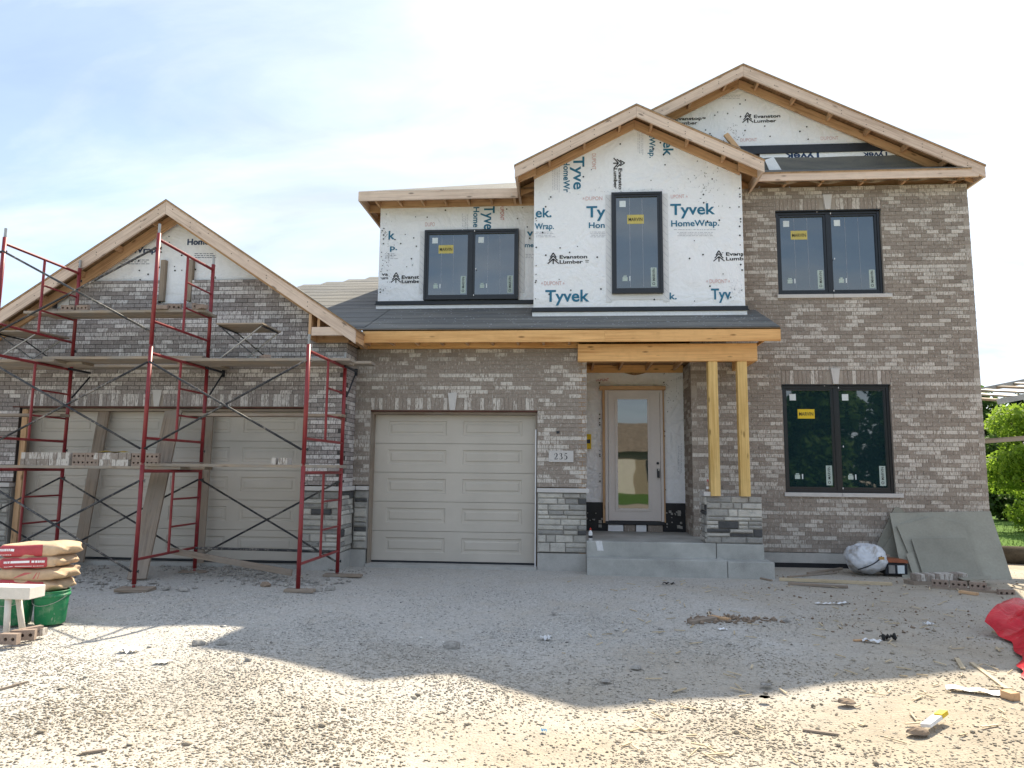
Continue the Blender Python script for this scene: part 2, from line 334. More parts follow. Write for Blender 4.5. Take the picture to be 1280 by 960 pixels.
def stones(name, n, area, smin, smax, mat, dens=None, sink=.35, flat=.6):
    x0, x1, y0, y1 = area; P = []
    k = n*6; X = rng.uniform(x0, x1, k); Y = rng.uniform(y0, y1, k)
    keep = np.ones(k, bool) if dens is None else rng.random(k) < dens(X, Y); X = X[keep][:n]; Y = Y[keep][:n]; n = len(X)
    base = np.array([[1, 0, 0], [.3, .95, 0], [-.8, .6, 0], [-.8, -.6, 0], [.3, -.95, 0], [.1, .05, .9], [-.1, 0, -.8]])
    fc = np.array([[0, 1, 5], [1, 2, 5], [2, 3, 5], [3, 4, 5], [4, 0, 5], [1, 0, 6], [2, 1, 6], [3, 2, 6], [4, 3, 6], [0, 4, 6]])
    s = smin+(smax-smin)*rng.random(n)**2.6
    v = base[None]*(1+rng.uniform(-.35, .35, (n, 7, 3))); v *= s[:, None, None]*np.stack([rng.uniform(.7, 1.3, n), rng.uniform(.7, 1.2, n), rng.uniform(.45, .95, n)*flat/.6], 1)[:, None]
    a = rng.uniform(0, 6.28, n); ca, sa = np.cos(a), np.sin(a)
    vx = v[..., 0]*ca[:, None]-v[..., 1]*sa[:, None]; vy = v[..., 0]*sa[:, None]+v[..., 1]*ca[:, None]
    g = np.array([gz(x, y) for x, y in zip(X, Y)])
    V = np.stack([vx+X[:, None], vy+Y[:, None], v[..., 2]+(g+s*sink)[:, None]], -1).reshape(-1, 3)
    F = (fc[None]+np.arange(n)[:, None, None]*7).reshape(-1, 3)
    me = bpy.data.meshes.new(name); me.vertices.add(len(V)); me.vertices.foreach_set('co', V.astype('f').ravel())
    me.loops.add(F.size); me.loops.foreach_set('vertex_index', F.astype('i').ravel()); me.polygons.add(len(F)); me.polygons.foreach_set('loop_start', np.arange(0, F.size, 3, dtype='i'))
    t = me.attributes.new('tone', 'FLOAT', 'FACE'); t.data.foreach_set('value', np.repeat(rng.random(n), 10).astype('f'))
    me.materials.append(mat); me.update(calc_edges=True)
    o = bpy.data.objects.new(name, me); link(o, (0, 0, 0)); o['kind'] = 'stuff'; return o
mg = NM('gravel_stone'); _t = mg.attr('tone'); _p = mg.pos(); _sx = mg.node('ShaderNodeSeparateXYZ'); mg.l.new(_p, _sx.inputs[0])
_c = mg.ramp(_t, [(0, (.20, .195, .19)), (.06, (.36, .35, .33)), (.45, (.48, .47, .445)), (.8, (.58, .57, .54)), (1, (.76, .75, .72))])
_d = mg.ramp(_t, [(0, (.20, .17, .135)), (.12, (.31, .27, .21)), (.5, (.38, .33, .255)), (.85, (.46, .41, .33)), (1, (.60, .56, .49))])
_k = mg.ma('ADD', mg.ma('MULTIPLY', mg.ma('ADD', _sx.outputs[0], -.4), .28, clamp=True), mg.ma('MULTIPLY', mg.ma('SUBTRACT', 7.0, _sx.outputs[1]), .40, clamp=True), clamp=True)
mg.col(mg.mix(_k, _c, _d)); mg.bump(mg.noise(_p, 130, 2), .4, .002); M_GRAV = mg.done(.92, .15)
def dens(X, Y):
    d = np.clip((13-Y)/9.5, .12, 1)**1.3
    inside = (np.abs(X) < .78*Y+.6); side = np.where(X > .8, np.clip(1-.28*(X-.8), .22, 1), 1.)
    patch = np.clip(.5+.45*np.sin(X*1.3+np.sin(Y*1.1)*1.5)*np.sin(Y*1.9+X*.4)+.35*np.sin(X*3.1-Y*2.3)*np.sin(Y*.9+1), 0, 1)
    free = ~((X > .2) & (X < 3.05) & (Y > 10.9)) & ~(Y > 12.2) & ~((Y > 11.3) & (X < .3) & (X > -3.5)) & ~((Y > 10.95) & (X <= -3.5))
    return d*inside*side*(.18+.82*patch)*free
o = stones('gravel', 125000, (-9.5, 9.5, 3.2, 12.2), .0042, .0125, M_GRAV, dens, sink=.25, flat=.36)
o['label'] = 'pale crushed gravel strewn over the driveway'
# ------------------------------------------------------------ the house
house = empty('house', (0, 12.5, 0), 'two-storey brick house under construction, gables in white house wrap and raw lumber fascias', 'house')
HN = house
G, GA, WY, CB, LB = 11.4, 10.85, 12.35, 11.9, 12.75      # wall planes: garage, garage gable, wing, centre bay, left bay
GX = -3.51
bricks = []      # (wall, axis, u0, u1, z0, z1, face, tone, shade, material, kind)
def intervals(x0, x1, holes):
    iv = [(x0, x1)]
    for a, b in holes:
        iv = [q for (p, r) in iv for q in ((p, min(r, a)), (max(p, b), r)) if q[1]-q[0] > .001]
    return iv
def brickwall(name, axis, x0, x1, z0, z1, face, nrm, mat, mort, holes=(), lim=None, thick=.1, phase=0., plight=.34, label=None):
    C = .0677; LNG = .203; j = .0085; mb = MB(); rows = []
    n = int(math.ceil((z1-z0)/C-.05))
    run = 0.
    for r in range(n):
        za = z0+r*C; zb = min(za+C, z1); a, b = x0, x1
        if lim:
            a2, b2 = lim(zb-.01); a = max(a, a2); b = min(b, b2)
            if b-a < .03: continue
        iv = intervals(a, b, [(h[0], h[1]) for h in holes if h[2] < zb-.02 and h[3] > za+.02])
        for (p, q) in iv:
            f0 = face+nrm*(-.007); f1 = f0-nrm*thick; lo, hi = min(f0, f1), max(f0, f1)
            if axis == 'x': mb.box(p, q, lo, hi, za, zb)
            else: mb.box(lo, hi, p, q, za, zb)
        off = phase+(LNG/2 if r % 2 else 0)+random.uniform(-.008, .008)
        k0 = int(math.floor((a-off)/LNG)); rowp = plight*random.choice((.35, .6, .9, 1, 1.3, 1.7)); lastl = False
        for k in range(k0, int((b-off)/LNG)+2):
            u0 = off+k*LNG; u1 = u0+LNG
            light = random.random() < (min(.75, rowp*1.7) if lastl else rowp); lastl = light
            tone = random.uniform(.62, 1) if light else (random.uniform(.3, .5) if random.random() < .3 else random.uniform(0, .3))
            sh = max(0., random.gauss(.15, .35))
            for (p, q) in iv:
                s0 = max(u0, p); s1 = min(u1, q)
                if s1-s0 > .025:
                    bricks.append((name, axis, s0+(j/2 if s0 == u0 else .002), s1-(j/2 if s1 == u1 else .002), za+j/2, zb-j/2, face, nrm, tone, min(1, sh), mat, 'brick'))
    w = mb.build('brick_wall', mort, HN, label=label); WALLS[name] = w
WALLS = {}
def soldiers(name, x0, x1, z0, z1, face, mat, gap=None):
    n = max(1, round((x1-x0)/.0677)); s = (x1-x0)/n
    for i in range(n):
        a = x0+i*s; b = a+s
        if gap and b > gap[0] and a < gap[1]: continue
        light = random.random() < .33; bricks.append((name, 'x', a+.004, b-.004, z0+.004, z1-.004, face, -1, random.uniform(.6, 1) if light else random.uniform(0, .35), random.random()*.5, mat, 'soldier_brick'))
def keystone(xc, z0, z1, face, wt=.155, wb=.085):
    mb = MB(); mb.prism([(xc-wb/2, face-.03, z0), (xc+wb/2, face-.03, z0), (xc+wt/2, face-.03, z1), (xc-wt/2, face-.03, z1)], (0, .08, 0)); mb.build('keystone', M_LIME, HN, bevel=.004)
# garage front (right of the gable)
GO = (-3.25, -.51, .0, 2.505)
brickwall('garage', 'x', GX, .28, .27, 3.52, G, -1, B_A, MO_A, [GO, (-3.5, .3, 0, 1.245), (GO[0]-.01, GO[1]+.01, 2.5, 2.712)], label='brick wall over the single garage door')
soldiers('garage', GO[0]-.005, GO[1]+.005, 2.512, 2.712, G, B_A, (-1.97, -1.82)); keystone(-1.895, 2.508, 2.79, G)
WALLBACK = [(GO[0], GO[1], 2.508, 2.71, G)]
# gable over the wide garage door
GG = (-8.93, -4.14, 0, 2.50); PK = (-6.455, 5.785)
def lim_g(z):
    h = (PK[1]-.16-z)/.667; return PK[0]-h, PK[0]+h
brickwall('gable', 'x', -10.2, GX, 1.287, 4.585, GA, -1, B_G, MO_G, [(GG[0], GG[1], 0, 2.712), (-6.70, -6.14, 4.24, 9), (-8.5, -8.24, 4.16, 4.47)], lim_g, plight=.42, label='grey brick gable wall over the wide garage door')
soldiers('gable', GG[0]-.005, GG[1]+.005, 2.512, 2.712, GA, B_G, (-6.67, -6.51)); keystone(-6.59, 2.508, 2.775, GA)
WALLBACK.append((GG[0], GG[1], 2.508, 2.71, GA))
brickwall('gable_return', 'y', GA+.0, G, 1.27, 3.52, GX, 1, B_G, MO_G, (), None, .09, GA, label='short brick return beside the garage gable')
# wing
W1 = (3.617, 5.39, 1.225, 3.045); W2 = (3.617, 5.39, 4.61, 6.12)
brickwall('wing', 'x', 2.09, 6.85, .245, 6.545, WY, -1, B_A, MO_A, [W1, W2, (W1[0]-.01, W1[1]+.01, 3.0, 3.26), (W2[0]-.01, W2[1]+.01, 6.0, 6.335)], phase=.05, label='tall brick wall of the right wing')
for w in (W1, W2):
    soldiers('wing', w[0]-.005, w[1]+.005, w[3]+.005, w[3]+(.243 if w is W1 else .213), WY, B_A, (4.42, 4.575)); keystone(4.5, w[3]+.005, w[3]+.275, WY); WALLBACK.append((w[0], w[1], w[3], w[3]+.24, WY))
    for (a, b) in ((3.59, 4.52), (4.526, 5.50)):
        mb = MB(); mb.box(a, b, WY-.035, WY+.1, w[2]-.065, w[2]+.0); mb.build('window_sill', M_LIME, HN, bevel=.004)
brickwall('recess', 'y', WY, 13.2, .47, 3.45, 2.09, -1, B_A, MO_A, (), None, .09, WY+.1, label='brick return of the porch recess')
brickwall('wing_side', 'y', WY, 20, .245, 6.3, 6.85, 1, B_A, MO_A, (), None, .09, WY, label='side wall of the right wing')
for (a, b, c, d, f) in WALLBACK: mb = MB(); mb.box(a-.01, b+.01, f+.009, f+.098, c, d+.004); mb.build('mortar_bed', MO_A, HN)
# bricks: nearest 300 as parts, the others one part per wall
campos = Vector((0, 0, EYE)); cache = {}
def brickgeo(mb, bk, c=(0, 0, 0), pr=0.):
    _, axis, u0, u1, z0, z1, face, nrm, tone, sh, mat, kd = bk
    f0 = face+nrm*pr; f1 = face-nrm*.05; lo, hi = min(f0, f1), max(f0, f1); X0, X1, Y0, Y1 = (u0, u1, lo, hi) if axis == 'x' else (lo, hi, u0, u1)
    X0 -= c[0]; X1 -= c[0]; Y0 -= c[1]; Y1 -= c[1]; z0 -= c[2]; z1 -= c[2]
    P = [(X0, Y0, z0), (X1, Y0, z0), (X1, Y1, z0), (X0, Y1, z0), (X0, Y0, z1), (X1, Y0, z1), (X1, Y1, z1), (X0, Y1, z1)]
    front = {('x', -1): (0, 1, 5, 4), ('y', 1): (1, 2, 6, 5), ('y', -1): (3, 0, 4, 7)}[(axis, nrm)]
    sides = [(3, 2, 1, 0), (4, 5, 6, 7)]+([(1, 2, 6, 5), (3, 0, 4, 7)] if axis == 'x' else [(0, 1, 5, 4), (2, 3, 7, 6)])
    mb.add(P, [front]+sides, None, tone)
def dist(b):
    p = Vector(((b[2]+b[3])/2, b[6], (b[4]+b[5])/2)) if b[1] == 'x' else Vector((b[6], (b[2]+b[3])/2, (b[4]+b[5])/2)); return (p-campos).length
plainb = sorted([b for b in bricks if b[11] == 'brick'], key=lambda b: dist(b)+(9 if b[1] == 'y' or b[3]-b[2] < .15 else 0)+(6 if b[0] == 'gable' and (b[2]+b[3])/2 < -9.0 else 0))
single = plainb[:300]; rest = plainb[300:]; sold = [b for b in bricks if b[11] == 'soldier_brick']
def brickmesh(bk):
    ax = bk[1]; L_ = round(bk[3]-bk[2], 3); H_ = round(bk[5]-bk[4], 3); t = round(bk[8]*7)/7; key = (ax, bk[7], L_, H_, t, bk[10].name)
    if key not in cache:
        mb = MB(); brickgeo(mb, (None, ax, 0, L_, 0, H_, 0, bk[7], t, 0, None, None), (L_/2, 0, 0) if ax == 'x' else (0, L_/2, 0), 0)
        cache[key] = mb.mesh('brick', [bk[10]])
    return cache[key]
for bk in single+sold:
    o = bpy.data.objects.new('brick' if bk[11] == 'brick' else 'soldier_brick', brickmesh(bk)); pr = random.uniform(-.001, .003)
    c = (bk[2]+bk[3])/2; o_ = (c, bk[6]+bk[7]*pr, bk[4]) if bk[1] == 'x' else (bk[6]+bk[7]*pr, c, bk[4])
    link(o, o_, WALLS[bk[0]])
for wn, wo in WALLS.items():
    for mat in (B_A, B_G):
        bs = [b for b in rest if b[0] == wn and b[10] is mat]
        if not bs: continue
        mb = MB(); sh = []
        for b in bs:
            brickgeo(mb, b, (0, 0, 0), random.uniform(-.001, .0035)); sh += [b[9]]*5
        o = mb.build('brick', mat, wo, kind='stuff'); ft = o.data.attributes.new('shade', 'FLOAT', 'FACE'); ft.data.foreach_set('value', np.array(sh, dtype='f'))
# lintels
mb = MB(); mb.box(GG[0]-.12, GG[1]+.02, GA-.004, GA+.12, 2.485, 2.508); mb.build('lintel', M_LINT, HN)
mb = MB(); mb.box(GO[0], GO[1], G-.002, G+.12, 2.487, 2.507); mb.build('lintel', M_LINT, HN)
for w in (W1, W2):
    mb = MB(); mb.box(w[0], w[1], WY+.0, WY+.1, w[3]-.012, w[3]+.004); mb.build('lintel', M_BLACK, HN)
# sheathing bodies behind the veneer
def body(x0, x1, y0, y1, z0, z1, mat=W_OSB): mb = MB(); mb.box(x0, x1, y0, y1, z0, z1); return mb.build('sheathing', mat, HN)
body(-10.1, GX-.12, GA+.36, 18, 0, 3.7); body(GX-.12, .16, G+.36, 18, 0, 3.62); body(.16, 2.2, 13.22, 18, 0, 4.0); body(2.2, 6.73, WY+.14, 20, 0, 6.6)
body(-.595, 2.92, CB+.035, 16.4, 4.05, 6.62); body(-3.56, -.6, LB+.035, 17, 4.3, 6.6)
mb = MB(); mb.box(.15, .262, G+.005, 13.2, .05, 3.5); mb.build('sheathing', W_OSB, HN)
mb = MB(); mb.prism([(-9.65, GA+.12, 3.58), (-3.52, GA+.12, 3.58), (PK[0], GA+.12, 5.60)], (0, 6, 0)); mb.build('sheathing', W_OSB, HN)
mb = MB(); mb.prism([(-.58, CB+.036, 6.6), (2.90, CB+.036, 6.6), (1.13, CB+.036, 7.44)], (0, 5, 0)); mb.build('sheathing', W_OSB, HN)
mb = MB(); mb.prism([(-.9, WY+.16, 6.6), (6.8, WY+.16, 6.6), (3.05, WY+.16, 8.40)], (0, 7.5, 0)); mb.build('sheathing', W_OSB, HN)
# garage door reveals
def jambs(o, y0, y1, mat, w=.035):
    for a in (o[0], o[1]):
        mb = MB(); d = w if a == o[0] else -w; mb.box(min(a, a+d), max(a, a+d), y0, y1, .03, o[3]-.025); mb.build('door_jamb', mat, HN)
    mb = MB(); mb.box(o[0]+w, o[1]-w, y0, y1, o[3]-.06, o[3]-.022); mb.build('door_header', mat, HN)
jambs(GO, G+.06, G+.36, W_OLD); jambs(GG, GA+.06, GA+.36, W_OLD, .04)
mb = MB(); mb.box(GG[0]+.04, GG[0]+.13, GA+.02, GA+.06, .3, 2.46); mb.build('door_jamb', W_RAW, HN, label='bare wooden stud at the left jamb')
# garage doors: five sections each, raised panels
def garage_door(x0, x1, z0, z1, y, ncol, label):
    hs = (z1-z0)/5; root = None; mb = MB(); mb.box(x0, x1, y+.045, y+.06, z0, z1); root = mb.build('garage_door', M_GDOOR, HN, label=label)
    for r in range(5):
        a = z0+r*hs+.003; b = a+hs-.006; m = MB(); w = (x1-x0)/ncol
        xs = [x0]; 
        for c in range(ncol):
            mg_ = .22 if ncol == 2 else .17
            xs += [x0+c*w+(mg_ if c == 0 else mg_*.62), x0+(c+1)*w-(mg_ if c == ncol-1 else mg_*.62)]
        xs.append(x1); zp0, zp1 = a+.13, b-.10
        m.box(x0, x1, y, y+.04, a, zp0); m.box(x0, x1, y, y+.04, zp1, b)
        for i in range(0, len(xs), 2): m.box(xs[i], xs[i+1], y, y+.04, zp0, zp1)
        for i in range(1, len(xs)-1, 2):
            p, q = xs[i], xs[i+1]; k = .012; e = .045
            R = [[(p, y, zp0), (q, y, zp0), (q, y, zp1), (p, y, zp1)]]
            for (d, yy) in ((k, y+.016), (e, y+.016), (e+.02, y+.004)): R.append([(p+d, yy, zp0+d), (q-d, yy, zp0+d), (q-d, yy, zp1-d), (p+d, yy, zp1-d)])
            vs = [v for ring in R for v in ring]; fs = [(4*n+i_, 4*n+(i_+1) % 4, 4*n+4+(i_+1) % 4, 4*n+4+i_) for n in range(3) for i_ in range(4)]+[(12, 13, 14, 15)]
            m.add(vs, fs)
        m.build('door_section', M_GDOOR, root)
    m = MB(); m.box(x0, x1, y-.005, y+.03, z0-.025, z0-.001); m.build('bottom_seal', M_BLACK, root)
garage_door(GO[0]+.035, GO[1]-.035, .075, 2.445, G+.2, 2, 'single beige garage door')
garage_door(GG[0]+.04, GG[1]-.04, .10, 2.44, GA+.24, 4, 'wide beige garage door behind the scaffold')
for q in ((GO[0], GO[1], G-.05, G+.6, -.1, .045), (GG[0], GG[1], GA+.1, GA+.6, -.1, .06)): mb = MB(); mb.box(*q); mb.build('garage_sill', M_CONC, HN)
mb = MB(); mb.box(GO[1]-.034, GO[1]-.018, G+.0, G+.06, .03, 2.2); mb.build('door_trim', M_TAPE, HN)
# stone bases
def stonewall(axis, u0, u1, z0, z1, face, nrm, parent, seed, dark=.08):
    R = random.Random(seed); z = z0; first = None
    while z < z1-.02:
        h = R.choice((.06, .075, .095, .12, .15)); 
        if z+h > z1-.045: h = z1-z
        u = u0
        while u < u1-.01:
            w = R.uniform(.12, .42)
            if u+w > u1-.09: w = u1-u
            parts = [(z, z+h)] if (h < .12 or R.random() < .6) else [(z, z+h*.5), (z+h*.5, z+h)]
            for (za, zb) in parts:
                g = .005; a, b, c, d = u+g, u+w-g, za+g, zb-g; pr = R.uniform(.018, .042); e = min(.014, (d-c)*.3)
                jt = lambda: R.uniform(-.005, .005); tone = 0.03 if R.random() < dark else R.uniform(.2, 1)
                pts = []
                for (dep, ins) in ((-.03, 0), (pr*.55, 0), (pr, e)):
                    for (x, zz_) in ((a+ins, c+ins), (b-ins, c+ins), (b-ins, d-ins), (a+ins, d-ins)):
                        f = face+nrm*(dep+(jt() if ins else 0)); q = (x+(jt() if ins else 0), zz_+(jt() if ins else 0)); pts.append((q[0], f, q[1]) if axis == 'x' else (f, q[0], q[1]))
                m = MB(); fs = [(0+k*4+i, k*4+(i+1) % 4, k*4+4+(i+1) % 4, k*4+4+i) for k in range(2) for i in range(4)]+[(8, 9, 10, 11)]
                if axis == 'y' and nrm == -1: fs = [tuple(reversed(f)) for f in fs]
                m.add(pts, fs, None, tone); m.build('stone', M_STONE, parent)
            u += w
        z += h
def base(x0, x1, y0, y1, z0, z1, faces, label, seed, cap=True, dark=.08):
    mb = MB(); mb.box(x0, x1, y0, y1, z0, z1); r = mb.build('stone_base', M_MORT, HN, label=label)
    for k, (ax, a, b, f, n) in enumerate(faces): stonewall(ax, a, b, z0, z1, f, n, r, seed+k, dark)
    return r
r1 = base(GO[1]+.005, .265, G, G+.12, .275, 1.20, [('x', GO[1]+.01, .272, G, -1)], 'grey ledge-stone base right of the single garage door', 5, dark=.05)
r2 = base(GX+.03, GO[0]-.005, G+.01, G+.12, .275, 1.195, [('x', GX+.04, GO[0]-.01, G+.01, -1)], 'stone base left of the single garage door', 9, dark=.2)
r3 = base(GG[1]+.01, GX, GA, G, .275, 1.195, [('x', GG[1]+.02, GX, GA, -1), ('y', GA, G-.02, GX, 1)], 'stone base at the corner of the garage gable', 21, dark=.14)
r4 = base(-10.2, GG[0]-.01, GA, GA+.3, .275, 1.195, [('x', -9.6, GG[0]-.02, GA, -1)], 'stone base left of the wide garage door', 33)
def cap(x0, x1, y0, y1, z0=1.205, z1=1.272): mb = MB(); mb.box(x0, x1, y0, y1, z0, z1); mb.build('stone_cap', M_LIME, HN, bevel=.004)
cap(GO[1]+.002, .315, G-.06, G+.1); cap(GX+.065, GO[0]-.004, G-.05, G+.1); cap(GG[1]+.012, GX+.06, GA-.055, GA+.1); cap(GX-.03, GX+.06, GA+.104, G-.053); cap(-10.2, GG[0]-.012, GA-.055, GA+.1)
mb = MB(); mb.box(GO[1]+.01, .26, G-.015, G+.2, -.15, .262); mb.build('foundation', M_CONC, HN)
for q in ((GG[1]+.02, GX-.0, GA-.01, G+.3, -.15, .262), (GX+.001, GO[0]-.02, G-.0, G+.3, -.15, .262), (-10.2, GG[0]-.02, GA-.01, GA+.4, -.15, .262)): mb = MB(); mb.box(*q); mb.build('foundation', M_CONC, HN)
mb = MB(); mb.box(3.03, 6.82, WY-.012, WY+.2, -.15, .237); mb.build('foundation', M_CONC, HN)
mb = MB(); mb.box(3.05, 6.80, WY-.018, WY-.013, -.12, .075); mb.build('damp_proof_shade_band', M_DAMP_SHADE, HN)  # black strip standing in for the shadowed gap at the foundation foot
M_PAP2 = plain('nail_cap_pale', (.42, .44, .46), .6)
# ------------------------------------------------------------ roofs
def zl(x, y): return 3.735+.417*(y-10.95)
def slab(pts, f, th, mat, name, lift=0., parent=None):
    a = [Vector((x, y, f(x, y)+lift)) for x, y in pts]; mb = MB(); mb.prism(a, (0, 0, -th), (0, 1, 0)); return mb.build(name, mat, parent or HN)
def roof(pts, f, lift=0.):
    r = slab(pts, f, .022, W_OSB, 'roof_deck', lift-.010); slab(pts, f, .007, M_UND, 'roof_underlayment', lift, r); return r
roof([(-3.30, 10.95), (3.215, 10.95), (3.215, 12.34), (2.94, 12.34), (2.94, 12.8), (-3.30, 12.8)], zl, .03)
roof([(-3.304, 11.0), (-3.304, 18.6), (-9.5, 12.4), (-9.5, 11.1)], zl, .03)
def courses(x0, x1, y0, y1, f, lift, xmin=None):
    y = y0
    while y < y1:
        a = x0 if xmin is None else max(x0, xmin(y)); b = x1
        if b-a > .2: slab([(a, y), (b, y), (b, min(y+.40, y1)), (a, min(y+.40, y1))], lambda X, Y, y=y: f(X, Y)+.004*(1-(Y-y)/.40), .004, M_UND, 'underlayment_course', lift)
        y += .41
courses(-3.29, 3.21, 10.955, 11.88, zl, .037); courses(-3.29, -.66, 11.78, 12.7, zl, .037); courses(-9.4, -3.31, 11.1, 18.2, zl, .037, lambda y: y-21.9)
roof([(-9.51, 12.41), (-3.3, 18.62), (-9.51, 18.62)], lambda x, y: 3.735+.417*(x+10.95), .03)
roof([(-3.30, 12.805), (-3.30, 18.6), (-3.0, 18.6), (-3.0, 12.805)], zl, .03)
zb_ = lambda x, y: 6.625+.46*(y-12.3)
roof([(-3.87, 12.3), (1.0, 12.3), (1.0, 17.17)], zb_, .0)
roof([(-3.872, 12.31), (.99, 17.18), (-3.872, 17.18)], lambda x, y: 6.625+.46*(x+3.87))
def gable(pk, slope, xl, xr, yf, yw, yb, fh, look, xlf=None, inner=.19, lift_in=.05, side=True):
    xp, zp = pk; co = math.sqrt(1+slope*slope); hv = fh*co; z = lambda x: zp-slope*abs(x-xp)
    for sgn, xe in ((-1, xlf if xlf is not None else xl), (1, xr)):
        mb = MB(); x0 = xp+sgn*.0015; mb.prism([(x0, yf, z(x0)), (xe, yf, z(xe)), (xe, yf, z(xe)-hv), (x0, yf, z(x0)-hv)], (0, .038, 0)); f = mb.build('fascia_board', W_FAS, HN)
        xi = xe-sgn*.30 if xlf is None or sgn == 1 else xe
        mb = MB(); mb.prism([(x0, yw-.045, z(x0)-.045), (xi, yw-.045, z(xi)-.045), (xi, yw-.045, z(xi)-.045-inner*co), (x0, yw-.045, z(x0)-.045-inner*co)], (0, .038, 0)); mb.build('gable_rafter', W_RAW, HN)
        n = int(abs(xe-xp)/look); mb = MB(); q = .12
        while q < abs(xe-xp)-.05:
            x = xp+sgn*q
            for d in (.35, .68):
                if random.random() < .8: zz0 = z(x)-hv*d+random.uniform(-.02, .02); mb.tube((x, yf+.001, zz0), (x, yf-.003, zz0), .0075, 6)
            q += random.choice((.28, .31, .4))
        mb.build('nail_head', M_INK, f, kind='stuff')
        for k in range(n):
            x = xp+sgn*(k+.45)*look
            if abs(x-xe) < .1: continue
            mb = MB(); mb.prism([(x-.019, yf+.04, z(x)-.045), (x+.019, yf+.04, z(x)-.045), (x+.019, yf+.04, z(x)-.045-.10), (x-.019, yf+.04, z(x)-.045-.10)], (0, yw-yf-.087, 0)); mb.build('lookout', W_RAW, HN)
    for sgn, xe in ((-1, xl), (1, xr)):
        roof_pts = [(xp+sgn*.001, yf-.012), (xe+sgn*.012, yf-.012), (xe+sgn*.012, yb), (xp+sgn*.001, yb)]
        if sgn == 1: roof_pts = roof_pts[::-1]
        r = roof(roof_pts, lambda x, y: z(x), .034)
        if side:
            mb = MB(); mb.box(min(xe, xe-sgn*.038), max(xe, xe-sgn*.038), yf+.0385, yb-.05, z(xe)-hv+.01, z(xe)-.012); mb.build('fascia_board', W_FAS, HN)
            for k in range(int((yb-yf)/.6)):
                y = yf+.3+k*.6; mb = MB(); xi = xe-sgn*.04; xw = xe-sgn*.34
                mb.prism([(xi, y, z(xi)-.03), (xw, y, z(xw)-.03), (xw, y, z(xw)-.19), (xi, y, z(xi)-.17)], (0, .038, 0)); mb.build('rafter_tail', W_RAW, HN)
gable(PK, .667, -10.0, -3.27, 10.48, GA-.0, 16.2, .172, .62, inner=.17, side=False)
gable((1.13, 7.68), .5, -.92, 3.20, 11.45, CB-.0, 15.5, .172, .60, inner=.14)
gable((3.05, 8.66), .5, -.5, 6.97, 12.0, WY+.06, 20.0, .172, .62, inner=.14)
# eave boards of the low roof and the left bay
def bx(name, mat, x0, x1, y0, y1, z0, z1, parent=None, label=None, bevel=0): mb = MB(); mb.box(x0, x1, y0, y1, z0, z1); return mb.build(name, mat, parent or HN, label=label, bevel=bevel)
bx('fascia_board', W_BEAM, -3.30, .55, 10.95, 10.99, 3.55, 3.752); bx('fascia_board', W_BEAM, .552, 3.215, 10.95, 10.99, 3.548, 3.752)
bx('fascia_board', W_BEAM, 3.177, 3.215, 10.992, 12.33, 3.70, 3.74)
bx('frieze_board', W_BEAM, GX+.05, .12, G-.06, G-.022, 3.535, 3.66); bx('frieze_board', W_BEAM, GX+.05, .16, G-.02, G+.3, 3.525, 3.72)
for k in range(16):
    x = -3.3+k*.41; 
    if x < .2 or x > 3.1: bx('rafter_tail', W_RAW, x, x+.038, 10.995, G-.065, 3.56, 3.735)
bx('porch_beam', W_BEAM, .135, 2.915, 11.17, 11.30, 3.275, 3.548); bx('porch_beam', W_BEAM, 2.79, 2.915, 11.305, WY-.01, 3.275, 3.55)
bx('porch_beam', W_BEAM, .135, 2.78, 11.303, 11.34, 3.30, 3.545); bx('porch_ceiling', W_OSB, .27, 2.78, 11.345, 13.19, 3.50, 3.53)
for k in range(5): bx('ceiling_joist', W_RAW, .4+k*.5, .438+k*.5, 11.345, 13.15, 3.40, 3.498)
bx('ceiling_joist', W_BEAM, .27, 2.08, 13.12, 13.16, 3.36, 3.499)
mb = MB(); 
for x in (2.235, 2.685): mb = MB(); mb.box(x-.073, x+.073, 11.19, 11.33, 1.185, 3.273); mb.build('porch_post', W_POST, HN, bevel=.004, label='left porch post of bare yellowish timber' if x < 2.4 else 'right porch post of bare yellowish timber')
bx('fascia_board', W_RAW, -3.308, -3.27, 10.52, 10.948, 3.49, 3.672); bx('fascia_board', W_RAW, -3.36, -3.31, 10.62, 11.3, 3.50, 3.70); bx('fascia_board', W_BEAM, -3.345, -3.302, 10.953, 10.985, 3.55, 3.70)
# garage gable: boxed eave return
bx('frieze_board', W_FAS, -3.97, -3.30, 10.50, 10.54, 3.585, 3.715); bx('frieze_board', W_RAW, -4.02, GX+.03, GA-.035, GA-.003, 3.53, 3.68); bx('frieze_board', W_RAW, GX+.002, GX+.034, GA+.0, G-.07, 3.53, 3.68)
bx('lookout', W_RAW, -4.02, -3.98, 10.5, GA-.04, 3.53, 3.92); bx('lookout', W_RAW, -3.90, -3.86, 10.545, GA-.04, 3.60, 3.88)
# left bay eave
bx('fascia_board', W_FAS, -3.87, -.93, 12.28, 12.318, 6.44, 6.615); bx('fascia_board', W_FAS, -3.87, -3.832, 12.32, 17, 6.44, 6.60); bx('soffit_ledger', W_RAW, -3.56, -.6, LB-.045, LB-.007, 6.46, 6.60)
for k in range(7): bx('lookout', W_RAW, -3.6+k*.43, -3.562+k*.43, 12.32, LB-.05, 6.47, 6.60)
for k in range(6): bx('lookout', W_RAW, -3.83, -3.56, 12.9+k*.6, 12.938+k*.6, 6.45, 6.59)
